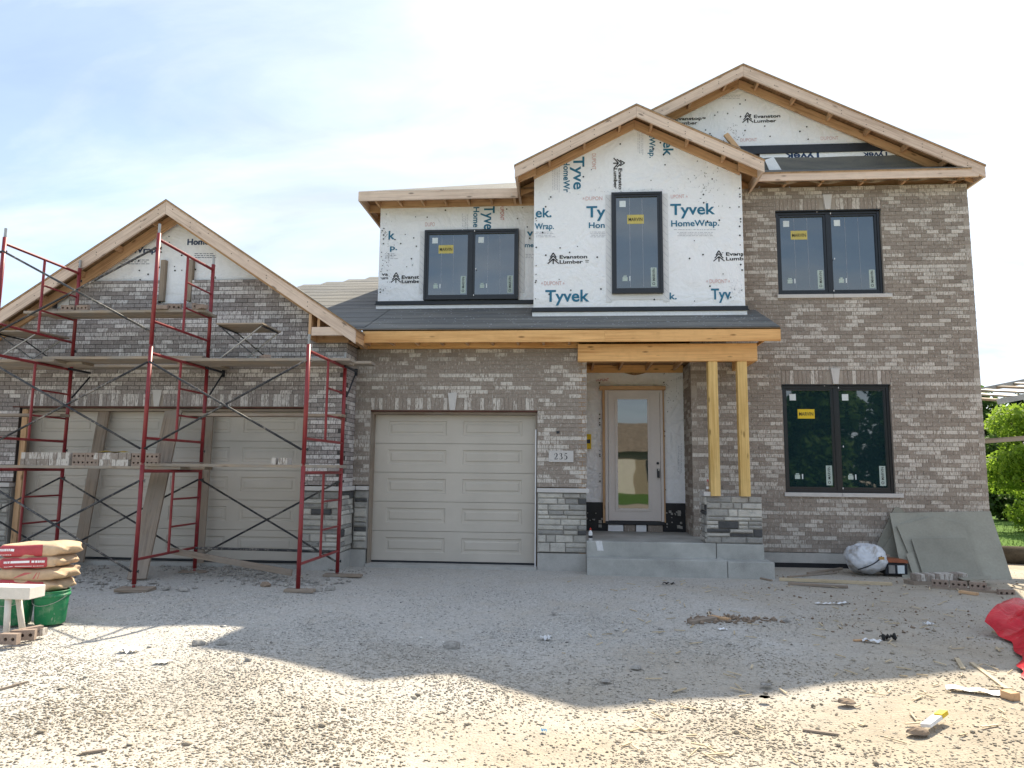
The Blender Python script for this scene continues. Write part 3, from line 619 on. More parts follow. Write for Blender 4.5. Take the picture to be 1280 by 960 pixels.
# wing: little roof across the foot of the gable
bx('fascia_board', W_FAS, 3.22, 6.86, 12.002, 12.037, 6.53, 6.668)
roof([(3.2, 11.99), (6.75, 11.99), (6.75, 12.42), (3.2, 12.42)], lambda x, y: 6.675+.5*(y-12.0), .02)
for x in (3.75, 4.35, 5.05, 5.75, 6.6): bx('lookout', W_RAW, x, x+.04, 12.04, WY+.1, 6.555, 6.66)
zg = lambda x: 8.66-.5*abs(x-3.05)
def clip_strip(z0, z1, x0, dz, y, th, mat, name, jag=0.):
    top = 3.05+(8.66-dz-z1)/.5; bot = 3.05+(8.66-dz-z0)/.5; pts = [(x0, y, z0)]; n = 14 if jag else 1
    for i in range(1, n+1): x = x0+(bot-x0)*i/n; pts.append((x, y, z0+(random.uniform(-jag, jag) if i < n else 0)))
    for i in range(n+1): x = top+(x0-top)*i/n; pts.append((x, y, z1+(random.uniform(-jag, jag) if 0 < i < n else 0)))
    mb = MB(); mb.prism(pts, (0, th, 0)); return mb.build(name, mat, HN)
YG = WY+.1
clip_strip(6.80, 7.13, 3.45, .10, YG-.025, .02, M_UND, 'roof_underlayment', .012); clip_strip(7.06, 7.24, 3.4, .10, YG-.018, .012, M_WRAP, 'house_wrap'); clip_strip(7.21, 7.36, 2.95, .10, YG-.045, .035, M_BLACK, 'flashing')
mb = MB(); mb.prism([at(956, 200, Y=YG-.05), at(967, 196, Y=YG-.05), at(978, 214, Y=YG-.05), at(963, 216, Y=YG-.05)], (0, .006, 0)); mb.build('wrap_scrap', M_WRAP, HN)
mb = MB(); mb.board(at(907, 168, Y=YG-.12), at(924, 189, Y=YG-.16), .09, .04, (1, 0, 0)); mb.build('wood_block', W_RAW, HN)
M_DRAPE = plain('wrap_paper_tan', (.56, .46, .37), .8, .2, var=.2, scale=5, bump=.6, fine=25)
def drape():
    mb = MB(); F = lambda u, v: Vector((3.2+u*3.5, 12.25-.12*(1-v)+.03*math.sin(u*60)*math.sin(v*3)+.02*math.sin(u*23), 6.53+.16*v+.02*math.sin(u*31)*(1-v)))
    mb.grid(F, 90, 6); mb.build('wrap_drape', M_DRAPE, HN, smooth=True)
drape()
# ------------------------------------------------------------ house wrap
def wrap(x0, x1, z0, top, y, label, seed, ncr, amp=1., step=.022):
    """sheet with real folds: creases run inwards from the print plane"""
    g = np.random.default_rng(seed); nx = int((x1-x0)/step); zt = max(top(x) for x in np.linspace(x0, x1, 40)); nz = int((zt-z0)/step)
    U, V = np.meshgrid(np.linspace(0, 1, nx+1), np.linspace(0, 1, nz+1)); X = x0+(x1-x0)*U; T = np.array([top(x) for x in X[0]])[None, :]; Z = z0+V*(T-z0)
    D = .004+.003*np.sin(X*5.1+np.sin(Z*3)*1.2)*np.sin(Z*4.3+1)+.002*np.sin(X*13+Z*7)
    for k in range(ncr):
        cx, cz = g.uniform(x0, x1), g.uniform(z0, zt); a = g.choice([g.normal(0, .25), g.normal(1.57, .2), g.uniform(0, 3.1)]); l = g.uniform(.12, .75); w = g.uniform(.010, .026); dx, dz = X-cx, Z-cz
        t = dx*math.cos(a)+dz*math.sin(a); n = -dx*math.sin(a)+dz*math.cos(a)+.06*np.sin(t*5+k)
        D += amp*g.uniform(.002, .0065)*np.exp(-(n/w)**2)*np.clip(1-np.abs(t)/l, 0, 1)-amp*.002*np.exp(-((n-w*1.6)/w)**2)*np.clip(1-np.abs(t)/l, 0, 1)
    D = np.clip(D*amp if amp > 1 else D, .0002, .027); pts = np.stack([X, y+D, Z], -1).reshape(-1, 3); m = MB(); W_ = nx+1
    m.add([tuple(q) for q in pts], [(j*W_+i, j*W_+i+1, (j+1)*W_+i+1, (j+1)*W_+i) for j in range(nz) for i in range(nx)]); return m.build('house_wrap', M_WRAP, HN, smooth=True, label=label)
wc = wrap(-.612, 2.935, 4.30, lambda x: 7.54-.508*abs(x-1.13), CB, 'printed white house wrap of the centre gable', 1, 150)
wl = wrap(-3.575, -.613, 4.62, lambda x: 6.58, LB, 'printed white house wrap of the set-back bay', 2, 110)
ww = wrap(-.4, 5.85, 7.34, lambda x: 8.60-.487*abs(x-3.05), YG-.003, 'printed white house wrap of the main gable', 3, 90, 1., .026)
wg = wrap(-9.4, -3.9, 4.0, lambda x: 5.72-.667*abs(x-PK[0]), GA+.075, 'printed house wrap above the unfinished brick gable', 4, 90, 1., .026)
wd = wrap(.27, 2.10, .98, lambda x: 3.34+.10*abs(x-1.2)+.02*math.sin(x*9), 13.185, 'crumpled house wrap around the front door', 5, 130, 1.9)
def prints(parent, Y, items, mat, name='lettering'):
    mb = MB()
    for it in items: mb = MB(); lettering(mb, *it[:5], Y, *(it[5:])); mb.build(name, mat, parent)
def strokes(mb, pts, w, Y):      # flat polyline ribbon on plane Y; pts in world x,z ; w scalar or list
    for i in range(len(pts)-1):
        a, b = Vector(pts[i]), Vector(pts[i+1]); d = (b-a).normalized(); n = Vector((-d.y, d.x)); w0 = w[i] if isinstance(w, list) else w; w1 = w[i+1] if isinstance(w, list) else w
        q = [a+n*w0/2, a-n*w0/2, b-n*w1/2, b+n*w1/2]; o = len(mb.v); mb.add([(p.x, Y, p.y) for p in q], [(0, 1, 2, 3)])
def pine(mb, u, v, h, Y, rot=0):      # chevron tree emblem, foot-centre at (u,v), h in photograph pixels
    o = at(u, v, Y=Y); s = abs(at(u+50, v, Y=Y).x-o.x)/50*h; R = (lambda x, z: (o.x+z, o.z-x)) if rot else (lambda x, z: (o.x+x, o.z+z))
    for k in range(3):
        t = 1-.27*k; wd_ = .26+.11*k; strokes(mb, [R(-wd_, t-.42), R(0, t), R(wd_, t-.42)], s*.085/1 if False else .085*s, Y) if False else strokes(mb, [R(-wd_*s, (t-.42)*s), R(0, t*s), R(wd_*s, (t-.42)*s)], .09*s, Y)
    strokes(mb, [R(0, 0), R(0, .45*s)], .10*s, Y)
def finelines(mb, u0, v0, w, n, dv, Y, rot=0):
    for k in range(n):
        R = random.Random(k*7+int(u0)); x = u0+(0 if rot else R.uniform(0, w*.15)); L_ = w*R.uniform(.55, 1)
        if rot:
            v = v0+R.uniform(0, 5)
            while v < v0+w-2:
                l = R.uniform(1, 4); a = at(u0+k*dv, v, Y=Y); b = at(u0+k*dv, v+l, Y=Y); strokes(mb, [(a.x, a.z), (b.x, b.z)], .007, Y); v += l+R.uniform(.5, 1.2)
        else:
            while x < u0+w-1:
                l = R.uniform(1, 5); a = at(x, v0+k*dv, Y=Y); b = at(x+l, v0+k*dv, Y=Y); strokes(mb, [(a.x, a.z), (b.x, b.z)], .009, Y); x += l+R.uniform(.6, 1.4)
Yc = CB-.0015
prints(wc, Yc, [('Tyvek', 681.6, 377, 55, 15.5), ('Tyvek', 838, 268.5, 56, 15), ('HomeWrap.', 839, 283, 60, 8.2), ('ek.', 669.5, 271.5, 20, 12.5), ('Wrap.', 668.5, 286.5, 24, 8), ('Ty', 733, 271.5, 24, 15), ('Hon', 736, 285, 20, 7.6),
    ('Tyve', 717, 196, 43, 14, 1), ('HomeWr', 704.5, 200.5, 42, 8, 1), ('vek', 829, 168, 29, 13, 1), ('meWrap.', 811.5, 160, 40, 7.6, 1), ('Tyv', 889, 374, 25, 14.5), ('k.', 837, 374, 9, 9)], M_BLUE)
K = [('Evanston', 699.5, 323.2, 34.5, 4.6, 0, .025), ('Lumber', 699.5, 329.5, 29, 4.6, 0, .025), ('Evans', 907.5, 319.5, 22, 4.6, 0, .025), ('Lumb', 907.5, 325.5, 22, 4.6, 0, .025), ('Evansto', 773.2, 210.5, 28, 4.6, 1, .025), ('Lumber', 767.2, 210.5, 27, 4.6, 1, .025)]
prints(wc, Yc, K, M_INK)
for a_ in ((691.5, 330, 14.5, Yc), (898.8, 327, 14.5, Yc), (766.5, 204, 14.5, Yc, 1)): mb = MB(); pine(mb, *a_); mb.build('tree_emblem', M_INK, wc)
mb = MB(); finelines(mb, 731, 325.5, 5, 2, 2, Yc); mb.build('fine_print', M_INK, wc, kind='stuff')
prints(wc, Yc, [('DUPONT', 680, 356.6, 22, 5.4, 0, .008), ('DUPONT', 887, 354, 22, 5.4, 0, .008), ('UPONT', 838.5, 248, 17, 5.2, 0, .008), ('DUPON', 732, 250.5, 21, 5.2, 0, .008), ('DUPONT', 740, 192, 21, 5.2, 1, .008)], M_PINK); mb = MB()
for (u, v) in ((677.5, 354), (704.5, 354), (884, 351.5), (911.5, 351.5), (858.5, 245.5), (729.5, 248)): pine(mb, u, v+1.5, 3, Yc)
mb.build('emblem_mark', M_PINK, wc, kind='stuff')
mb = MB(); finelines(mb, 838, 287, 58, 1, 2, Yc); finelines(mb, 846, 290.5, 44, 3, 2, Yc); finelines(mb, 669, 290, 22, 4, 2, Yc); finelines(mb, 737, 290, 18, 4, 2, Yc); finelines(mb, 691, 200, 40, 5, 2, Yc, 1); finelines(mb, 797.5, 158, 34, 4, 2, Yc, 1); mb.build('fine_print', M_FINE, wc, kind='stuff')
Yl = LB-.0025
prints(wl, Yl, [('k', 485.5, 299, 8, 11), ('p.', 487.5, 312.5, 9, 7), ('Home', 592, 259, 26, 7.5, 1), ('Tyve', 605.5, 257, 31, 13.5, 1), ('v', 658.5, 295, 8, 9), ('me', 656, 309, 11, 6)], M_BLUE)
prints(wl, Yl, [('Evanst', 502, 348.4, 22, 4.4, 0, .025), ('Lumbe', 502, 353.8, 22.5, 4.4, 0, .025), ('ns', 552, 257, 8, 5, 0, .025), ('va', 477, 344.5, 8, 4, 0, .025), ('um', 477, 349, 8, 3.6, 0, .025)], M_INK); mb = MB(); pine(mb, 494.8, 353.5, 13, Yl); mb.build('tree_emblem', M_INK, wl)
mb = MB(); lettering(mb, 'DUPO', 531.5, 283, 12, 5.5, Yl, 0, 0.); mb.build('lettering', M_PINK, wl); mb = MB(); lettering(mb, 'DUPONT', 625.5, 255, 21, 5, Yl, 1, 0.); mb.build('lettering', M_PRED, wl)
mb = MB(); finelines(mb, 578, 266, 20, 4, 2, Yl, 1); finelines(mb, 480, 317, 14, 4, 2, Yl); finelines(mb, 656, 318, 10, 3, 2, Yl); mb.build('fine_print', M_FINE, wl, kind='stuff')
Yw = YG-.0055
prints(ww, Yw, [(*k_, 0, .02) for k_ in (('Evanston', 942.5, 147.5, 33, 4.4), ('Lumber', 942.5, 153.3, 28, 4.4), ('Evanston', 844, 150.5, 33, 4.2), ('Lumber', 844, 156, 28, 4.2), ('Wrap', 907, 110, 25, 6.5))], M_INK); mb = MB(); pine(mb, 934.8, 153.5, 14, Yw); mb.build('tree_emblem', M_INK, ww)
mb = MB(); lettering(mb, 'DUPONT', 1026, 175, 22, 4.8, Yw, 0, 0.); lettering(mb, 'DUPONT', 925.5, 177, 21, 4.6, Yw, 0, 0.); mb.build('lettering', M_PINK, ww)
mb = MB(); finelines(mb, 888, 119, 38, 3, 2, Yw); mb.build('fine_print', M_FINE, ww, kind='stuff')
prints(ww, YG-.0195, [('Tyvek', 1028, 191.2, 47, 9, 0, .03, True), ('Tyvek', 1112, 190, 34, 8, 0, .03, True)], M_NAVY)
Yg = GA+.0725
prints(wg, Yg, [('Wrap', 165, 316, 30, 7, 0, .03), ('Home', 234, 306, 27, 7.5, 0, .03)], M_NAVY); mb = MB(); finelines(mb, 150, 325, 34, 3, 2.4, Yg); finelines(mb, 242, 317, 26, 3, 2.4, Yg); mb.build('fine_print', M_NAVY, wg, kind='stuff')
mb = MB(); lettering(mb, 'DUPONT', 745, 476.5, 16, 4, 13.1875, 0, 0.); mb.build('lettering', M_PRED, wd)
mb = MB(); finelines(mb, 846, 467, 26, 4, 2.2, 13.1875, 1); finelines(mb, 848, 553, 40, 3, 2, 13.1875, 1); mb.build('fine_print', M_FINE, wd, kind='stuff')
# cap nails in the wrap
def nails(parent, poly_fn, n, y, seed):
    R = random.Random(seed); mb = MB()
    for _ in range(n):
        x, z = poly_fn(R); mb.tube((x, y, z), (x, y-.006, z), R.choice((.009, .013, .015)), 6)
    o = mb.build('cap_nail', M_INK, parent, kind='stuff')
def pc(R):
    if R.random() < .35: return R.choice((-.58, 2.9, -.57, 2.88)), R.uniform(4.4, 6.5)
    while 1:
        x = R.uniform(-.5, 2.85); z = R.uniform(4.4, 7.4)
        if z < 7.45-.5*abs(x-1.13) and not (.6 < x < 1.65 and 4.5 < z < 6.4): return x, z
nails(wc, pc, 62, CB-.001, 3)
def pl(R):
    if R.random() < .3: return R.choice((-3.53, -3.50)), R.uniform(4.8, 6.5)
    while 1:
        x = R.uniform(-3.5, -.65); z = R.uniform(4.8, 6.5)
        if not (-2.8 < x < -.8 and z < 6.2): return x, z
nails(wl, pl, 34, LB-.001, 4)
def pw(R):
    while 1:
        x = R.uniform(1, 5.6); z = R.uniform(7.4, 8.5)
        if z < zg(x)-.3: return x, z
nails(ww, pw, 26, YG-.004, 5)
def pg(R):
    while 1:
        x = R.uniform(-8.2, -4.7); z = R.uniform(4.6, 5.5)
        if z < 5.785-.667*abs(x-PK[0])-.3: return x, z
nails(wg, pg, 14, GA+.074, 6)
nails(wd, lambda R: (R.choice((.31, .56, 1.74, 1.72, .56)), R.uniform(1, 3.3)), 26, 13.189, 8)
# scuffs near the corners of the wrap (torn print)
def scuff(parent, cx, cz, sx_, sz_, n, y, seed):
    R = random.Random(seed); mb = MB()
    for _ in range(n):
        x = R.gauss(cx, sx_); z = R.gauss(cz, sz_); a = R.uniform(0, 3.1); l = R.uniform(.008, .03); strokes(mb, [(x, z), (x+l*math.cos(a), z+l*math.sin(a))], R.uniform(.003, .008), y)
    mb.build('scuff_mark', M_FINE if seed % 2 else M_INK, parent, kind='stuff')
scuff(wc, 2.35, 6.45, .12, .28, 60, Yc, 2); scuff(wc, 2.77, 4.6, .06, .09, 40, Yc, 1); scuff(wl, -3.42, 5.4, .06, .45, 60, Yl, 4); scuff(wc, 1.2, 6.37, 1.0, .02, 60, Yc, 5); scuff(wd, 1.85, 3.0, .05, .2, 25, 13.188, 6); scuff(ww, 2.95, 7.65, .1, .12, 40, Yw, 8); scuff(wl, -3.5, 4.85, .05, .08, 20, Yl, 7)
# flashings at the foot of the bays
def foot(x0, x1, y, z, parent):
    bx('flashing', M_BLACK, x0-.03, x1+.035, y-.035, y-.001, z, z+.065); bx('flashing', M_BLACK, x0-.04, x1+.045, y-.06, y-.036, z-.012, z+.010)
    mb = MB(); R = random.Random(int(x0*10)); n = 24; pts = [(x0-.02, y-.030, z-.018), (x1+.02, y-.030, z-.018)]+[(x1+.02-(x1-x0+.04)*i/n, y-.030, z-.105+R.uniform(-.012, .012)) for i in range(n+1)]
    mb.prism(pts, (0, .01, 0)); mb.build('wrap_strip', M_WRAP, HN); bx("flashing", M_BLACK, x0-.03, x1+.04, y-.02, y-.005, z-.15, z-.08)
foot(-.612, 2.935, CB, 4.245, wc); foot(-3.575, -.64, LB, 4.59, wl)
# ------------------------------------------------------------ windows
def window(x0, x1, z0, z1, y, lights, label, fw=.045, mull=None, stick=True, yellow=M_STKY, taped=True):
    """black frame with one sash per light; panes, stickers and their print are sub-parts"""
    mb = MB(); d0, d1 = y, y+.10
    mb.box(x0, x0+fw, d0, d1, z0, z1); mb.box(x1-fw, x1, d0, d1, z0, z1); mb.box(x0+fw, x1-fw, d0, d1, z0, z0+fw); mb.box(x0+fw, x1-fw, d0, d1, z1-fw, z1)
    for (a, b) in zip(lights[:-1], lights[1:]): mb.box(a[1], b[0], d0+.004, d1, z0+fw, z1-fw)
    w = mb.build('window', M_FRAME, HN, label=label, bevel=.004)
    for i, (a, b) in enumerate(lights):
        s = .035; c, d = z0+fw, z1-fw; mb = MB(); e0, e1 = y+.018, y+.07
        mb.box(a, a+s, e0, e1, c, d); mb.box(b-s, b, e0, e1, c, d); mb.box(a+s, b-s, e0, e1, c, c+s+.012); mb.box(a+s, b-s, e0, e1, d-s, d); mb.build('sash', M_FRAME, w)
        mb = MB(); mb.box(a+s, b-s, y+.045, y+.055, c+s+.012, d-s); mb.build('pane', M_GLASS, w)
        if not stick: continue
        a += s; b -= s; c += s+.012; d -= s; ys = y+.043
        def st(p, q, r, t, m): mb = MB(); mb.box(p, q, ys, ys+.0015, r, t); return mb.build('sticker', m, w)
        st(a+.06, a+.165, d-.17, d-.06, M_STKW); st(b-.125, b-.025, c+.03, c+.36, M_STK)
        sm = MB(); vv, ff, wd_, cp = glyphs('MARVIN', .012); L_ = .21
        sm.add([(b-.055-(p[1]/cp)*.045, ys-.0015, c+.13+p[0]/wd_*L_) for p in vv], ff)
        R_ = .02; cx0, cz0 = b-.078, c+.08
        strokes(sm, [(cx0+R_*math.cos(t*math.pi/5), cz0+R_*math.sin(t*math.pi/5)) for t in range(11)], .009, ys-.0015); sm.build('lettering', M_INK, w)
        st(a+.10, a+.185, c+.13, c+.20, M_STK); st(a+.115, a+.17, c+.205, c+.225, M_STK); st(a+.215, a+.235, c+.13, c+.215, M_STKW)
        if i == 0:
            xc = a+(b-a)*(.44 if len(lights) > 1 else .47); zc = d-(d-c)*.245; st(xc-.14, xc+.14, zc-.08, zc+.08, yellow)
            sm = MB(); sm.add([(xc-.118+p[0]/wd_*.236, ys-.0015, zc-.032+p[1]/cp*.064) for p in vv], ff); sm.build('lettering', M_INK, w)
        if a != x0 and label.startswith('upper'):
            sm = MB()
            for k in range(2): strokes(sm, [(a+(b-a)*(.33+.3*k)+.01*k, c+.02), (a+(b-a)*(.33+.3*k), d-.02)], .003, ys-.001)
            sm.build('drip_mark', M_FINE, w)
    # fixing clips
    mb = MB()
    for (a, z) in ((x0+(x1-x0)*.40, z1-.012), (x0+(x1-x0)*.53, z1-.05), (x0+(x1-x0)*.55, z0+(z1-z0)*.42), (x0+(x1-x0)*.53, z0+.06)): mb.box(a, a+.014, y-.003, y, z, z+.028)
    if len(lights) > 1: mb.build('fixing_clip', M_TAPE, w)
    return w
window(W1[0]+.004, W1[1]-.004, W1[2]+.002, W1[3]-.013, WY+.045, [(W1[0]+.05, 4.475), (4.535, W1[1]-.05)], 'ground-floor black window of the right wing')
window(W2[0]+.004, W2[1]-.004, W2[2]+.002, W2[3]-.013, WY+.045, [(W2[0]+.05, 4.475), (4.535, W2[1]-.05)], 'upper black window of the right wing', yellow=M_YEL2)
window(.722, 1.583, 4.535, 6.315, CB-.075, [(.767, 1.538)], 'upper tall black window in the centre gable', yellow=M_YEL2)
window(-2.70, -.935, 4.665, 6.0, LB-.075, [(-2.655, -1.85), (-1.785, -.98)], 'upper wide black window of the set-back bay', yellow=M_YEL2)
# tape strips beside the wrapped windows, printed with slanting rules
def tape(parent, x0, x1, z0, z1, y):
    mb = MB(); mb.box(x0, x1, y-.0045, y-.001, z0, z1); mb.build('flashing_tape', M_TAPE, HN); mb = MB(); z = z0+.03
    while z < z1-.1: strokes(mb, [(x0+.012, z+.085), (x1-.012, z)], .006, y-.006); z += .125
    mb.build('tape_rule', M_FINE, parent)
tape(wc, .622, .722, 4.40, 6.30, CB); tape(wc, 1.583, 1.685, 4.40, 6.30, CB); tape(wl, -2.80, -2.70, 4.8, 6.0, LB); tape(wl, -.935, -.83, 4.8, 6.0, LB)
mb = MB(); mb.box(.64, 1.67, CB-.005, CB-.001, 4.44, 4.535); mb.build('flashing_tape', M_TAPE, HN)
# gable vent strips
bx('vent_strip', W_OLD, -6.70, -6.62, GA+.0, GA+.07, 4.24, 4.93); bx('vent_strip', W_OLD, -6.24, -6.15, GA+.0, GA+.07, 4.24, 4.93)
mb = MB(); R = random.Random(12)
for _ in range(240):
    x = R.uniform(-3.2, 3.1); y = R.uniform(11.0, 11.85 if x > -.6 else 12.7); z = zl(x, y)+.034; mb.tube((x, y, z-.01), (x, y, z+.006), .012, 6)
mb.build('cap_nail', M_PAP2, HN, kind='stuff')
# ------------------------------------------------------------ porch: steps, pier, door
st = bx('porch_steps', M_STEP, .30, 2.9, 11.3, 13.19, -.15, .45, label='grey concrete porch slab with two steps')
def blk(x0, x1, y0, y1, z0, z1): mb = MB(); mb.box(x0, x1, y0, y1, z0, z1); mb.build('step_block', M_STEP, st, bevel=.012)
blk(.265, 2.335, 10.98, 12.0, -.2, .245); blk(2.343, 3.02, 10.98, 12.3, -.2, .235)
blk(.265, 2.23, 11.245, 13.195, .20, .472); blk(2.238, 2.945, 11.245, 12.32, .20, .467)
pier = bx('stone_pier', M_MORT, 2.115, 2.93, 11.275, 11.70, .47, 1.17, label='stone pier carrying the two porch posts')
stonewall('x', 2.10, 2.935, .475, 1.18, 11.275, -1, pier, 77, .13); stonewall('y', 11.26, 11.70, .475, 1.18, 2.115, -1, pier, 78, .12)
bx('pier_cap', M_LIME, 2.06, 2.16, 11.22, 11.55, 1.185, 1.25)
DX0, DX1, DY = .655, 1.70, 13.12
ed = bx('entry_door', M_DOOR, DX0+.06, DX1-.05, DY+.02, DY+.06, .665, 2.99, label='tall beige front door with one long glass pane')
for (a, b, c, d) in ((DX0, DX0+.05, .64, 3.03), (DX1-.045, DX1, .64, 3.03), (DX0+.05, DX1-.045, 2.985, 3.03)): bx('door_frame', M_DOOR, a, b, DY-.01, DY+.09, c, d, ed)
bx('door_frame', W_RAW, DX0-.045, DX0-.002, DY+.0, DY+.07, .62, 3.06, ed); bx('door_frame', W_RAW, DX0-.1, DX1+.05, DY-.09, DY+.07, 3.035, 3.10, ed); bx('door_frame', W_RAW, DX1+.002, DX1+.03, DY+.01, DY+.07, .64, 3.03, ed)
bx('threshold', M_BLACK, DX0, DX1, DY-.03, DY+.08, .60, .655, ed)
a0, a1, c0, c1 = .885, 1.425, .885, 2.865
for (a, b, c, d) in ((a0-.05, a0, c0-.05, c1+.05), (a1, a1+.05, c0-.05, c1+.05), (a0, a1, c0-.05, c0), (a0, a1, c1, c1+.05)): bx('glass_moulding', M_DOOR, a, b, DY+.002, DY+.019, c, d, ed, bevel=.005)
bx('pane', M_GLASS, a0, a1, DY+.012, DY+.0185, c0, c1, ed)
mb = MB(); mb.tube((1.60, DY+.019, 1.70), (1.60, DY-.005, 1.70), .024, 12); mb.build('deadbolt', M_BLACK, ed); mb = MB(); mb.box(1.585, 1.63, DY-.012, DY+.019, 1.44, 1.60); mb.tube((1.608, DY-.01, 1.49), (1.608, DY-.06, 1.49), .012, 8); mb.box(1.595, 1.62, DY-.07, DY-.05, 1.44, 1.60); mb.build('door_handle', M_BLACK, ed)
mb = MB(); mb.tube((1.608, DY-.045, 1.58), (1.608, DY-.075, 1.58), .018, 10); mb.build('lock_box', M_STEEL, ed)
bx('damp_proof_shade_band', M_DAMP_SHADE, .27, 2.085, 13.175, 13.198, .475, .985)  # actual damp-proof band below the door wrap
mb = MB(); R = random.Random(5)
for _ in range(26):
    x = R.uniform(1.75, 2.05) if R.random() < .75 else R.uniform(.28, .6); z = R.uniform(.55, .85); s_ = R.uniform(.008, .03); mb.hexa([(x-s_, 13.15, z-s_*.6), (x+s_, 13.15, z-s_), (x+s_, 13.174, z-s_), (x-s_, 13.174, z-s_), (x-s_*.7, 13.155, z+s_), (x+s_*.6, 13.155, z+s_*.7), (x+s_, 13.174, z+s_), (x-s_, 13.174, z+s_)], 0, R.random())
mb.build('mortar_splash', M_MORT, HN, kind='stuff')
for i, (x, w_) in enumerate(((.70, .28), (.99, .2), (1.2, .19), (1.41, .27))):
    mb = MB(); mb.box(x, x+w_-.01, DY-.0, DY+.06, .475, .59, .9 if i % 2 == 0 else .2); mb.build('brick', B_A if i % 2 else M_WRAP, WALLS['recess'])
# address plaque with carved number
pq = bx('address_plaque', M_LIME, -.327, .066, G-.03, G-.003, 1.685, 1.865, bevel=.003)
mb = MB(); y_ = G-.0315
def digit(d, x, z, h):
    w_ = h*.52; T = {'2': ([(.04, .72), (.10, .88), (.28, .99), (.50, .97), (.68, .82), (.66, .62), (.45, .38), (.22, .18), (.06, .04)], [.09, .05, .05, .10, .17, .16, .10, .06, .05]),
        '3': ([(.06, .82), (.22, .97), (.45, .98), (.62, .85), (.58, .65), (.35, .53), (.60, .46), (.74, .28), (.64, .09), (.40, .01), (.16, .03), (.06, .10)], [.06, .05, .07, .15, .13, .05, .08, .17, .14, .06, .06, .10]),
        '5': ([(.26, .96), (.14, .55), (.38, .60), (.62, .50), (.72, .30), (.62, .10), (.38, .0), (.16, .03), (.05, .10)], [.05, .05, .07, .13, .17, .14, .06, .06, .10])}[d]
    strokes(mb, [(x+a*w_*1.3, z+b*h) for a, b in T[0]], [q*h*.95 for q in T[1]], y_)
    if d == '2': strokes(mb, [(x+.04*w_*1.3, z+.045*h), (x+.72*w_*1.3, z+.045*h)], .10*h, y_-.0003); strokes(mb, [(x+.72*w_*1.3, z+.03*h), (x+.80*w_*1.3, z+.22*h)], .05*h, y_-.0006)
    if d == '5': strokes(mb, [(x+.24*w_*1.3, z+.95*h), (x+.72*w_*1.3, z+.95*h)], .11*h, y_-.0003)
for i, d in enumerate('235'): digit(d, -.238+i*.077, 1.728, .098)
mb.build('number', M_INK, pq)
bx('junction_box', M_BLACK, -.205, -.155, G-.012, G+.01, 2.14, 2.18)
jb = bx('junction_box', M_STKY, .285, .40, 13.10, 13.18, 1.95, 2.22, label='yellow electrical box on the wrap left of the front door'); bx('switch', M_BLACK, .31, .385, 13.094, 13.099, 2.05, 2.12, jb)
# ------------------------------------------------------------ scaffold
FX = [-10.03, -7.80, -5.53, -3.335]; YF = [8.95, 8.93, 8.87, 8.75]; YR = [10.45, 10.45, 10.35, 10.25]
LV = [.02, 1.575, 3.13]; FH = 1.555
sc = empty('scaffold', (-5.6, 9.6, 0), 'red tubular steel scaffold with dark cross braces in front of the garage gable', 'scaffold')
def frame(i, lv, proto={}):
    x = FX[i]; f, r = YF[i], YR[i]; z0 = LV[lv]; z1 = z0+FH
    mb = MB(); zt = z1-.085; zb = z0+.345; mb.tube((x, f, zt), (x, r, zt), .0215)
    o = mb.build('scaffold_frame', M_RED, sc, smooth=False); mb = MB(); mb.tube((x, f, zb), (x, r, zb), .019); mb.build('bottom_bar', M_RED, o)
    for y in (f, r):
        m = MB(); m.tube((x, y, z0+(.03 if lv else .04)), (x, y, z1), .0275, 10); top = lv == (1 if i == 3 else 2)
        m.tube((x, y, z0+.02 if lv else z0+.0), (x, y, z0+.03), .02, 8)
        m.build('leg', M_RED, o, smooth=True)
        m = MB(); m.tube((x, y, z1+.001), (x, y, z1+(.13 if top else .02)), .018, 8); m.build('coupling_pin', M_STEEL if top else M_RED, o)
        for zz_ in (z0+.20 if lv == 0 else z0+.21, z1-.21):
            m = MB(); m.tube((x-.03, y, zz_), (x+.045, y, zz_), .010, 6); m.tube((x+.045, y, zz_-.02), (x+.045, y, zz_+.02), .008, 6); m.build('brace_stud', M_BRACE, o)
    yi = f+.505*(r-f); m = MB(); m.tube((x, yi, zb), (x, yi, zt), .0185, 8); m.build('inner_post', M_RED, o)
    for h in (.70, 1.08): m = MB(); m.tube((x, yi, z0+h), (x, r, z0+h), .0145, 8); m.build('rung', M_RED, o)
for i in range(4):
    for lv in range(3 if i < 3 else 2): frame(i, lv)
    for y in (YF[i], YR[i]):
        m = MB(); m.box(FX[i]-.075, FX[i]+.075, y-.075, y+.075, -.006, .006); m.tube((FX[i], y, .0061), (FX[i], y, .05), .016, 8); m.build('base_plate', M_STEEL, sc)
def brace(i, j, zi, zj, y0, y1, off=0):
    mb = MB(); a = Vector((FX[i]+.03, y0-.03+off, zi)); b = Vector((FX[j]-.01, y1-.03+off, zj)); mb.tube(a, b, .0145, 8); mb.build('cross_brace', M_BRACE, sc, smooth=True)
for (i, j, lv, side) in ((0, 1, 0, 1), (0, 1, 0, 0), (1, 2, 0, 0), (1, 2, 0, 1), (2, 3, 0, 1), (1, 2, 1, 0), (2, 3, 1, 0), (1, 2, 2, 0), (0, 1, 1, 0), (0, 1, 2, 0)):
    Yq = YR if side else YF; z0 = LV[lv]; lo, hi = z0+.205, z0+FH-.21
    brace(i, j, lo, hi, Yq[i], Yq[j]); brace(i, j, hi, lo, Yq[i], Yq[j], -.03)
mb = MB(); mb.tube((FX[2], YR[2]-.04, .36), (FX[3], YR[3]-.04, .36), .019, 8); mb.build('ledger_tube', M_BRACE, sc)
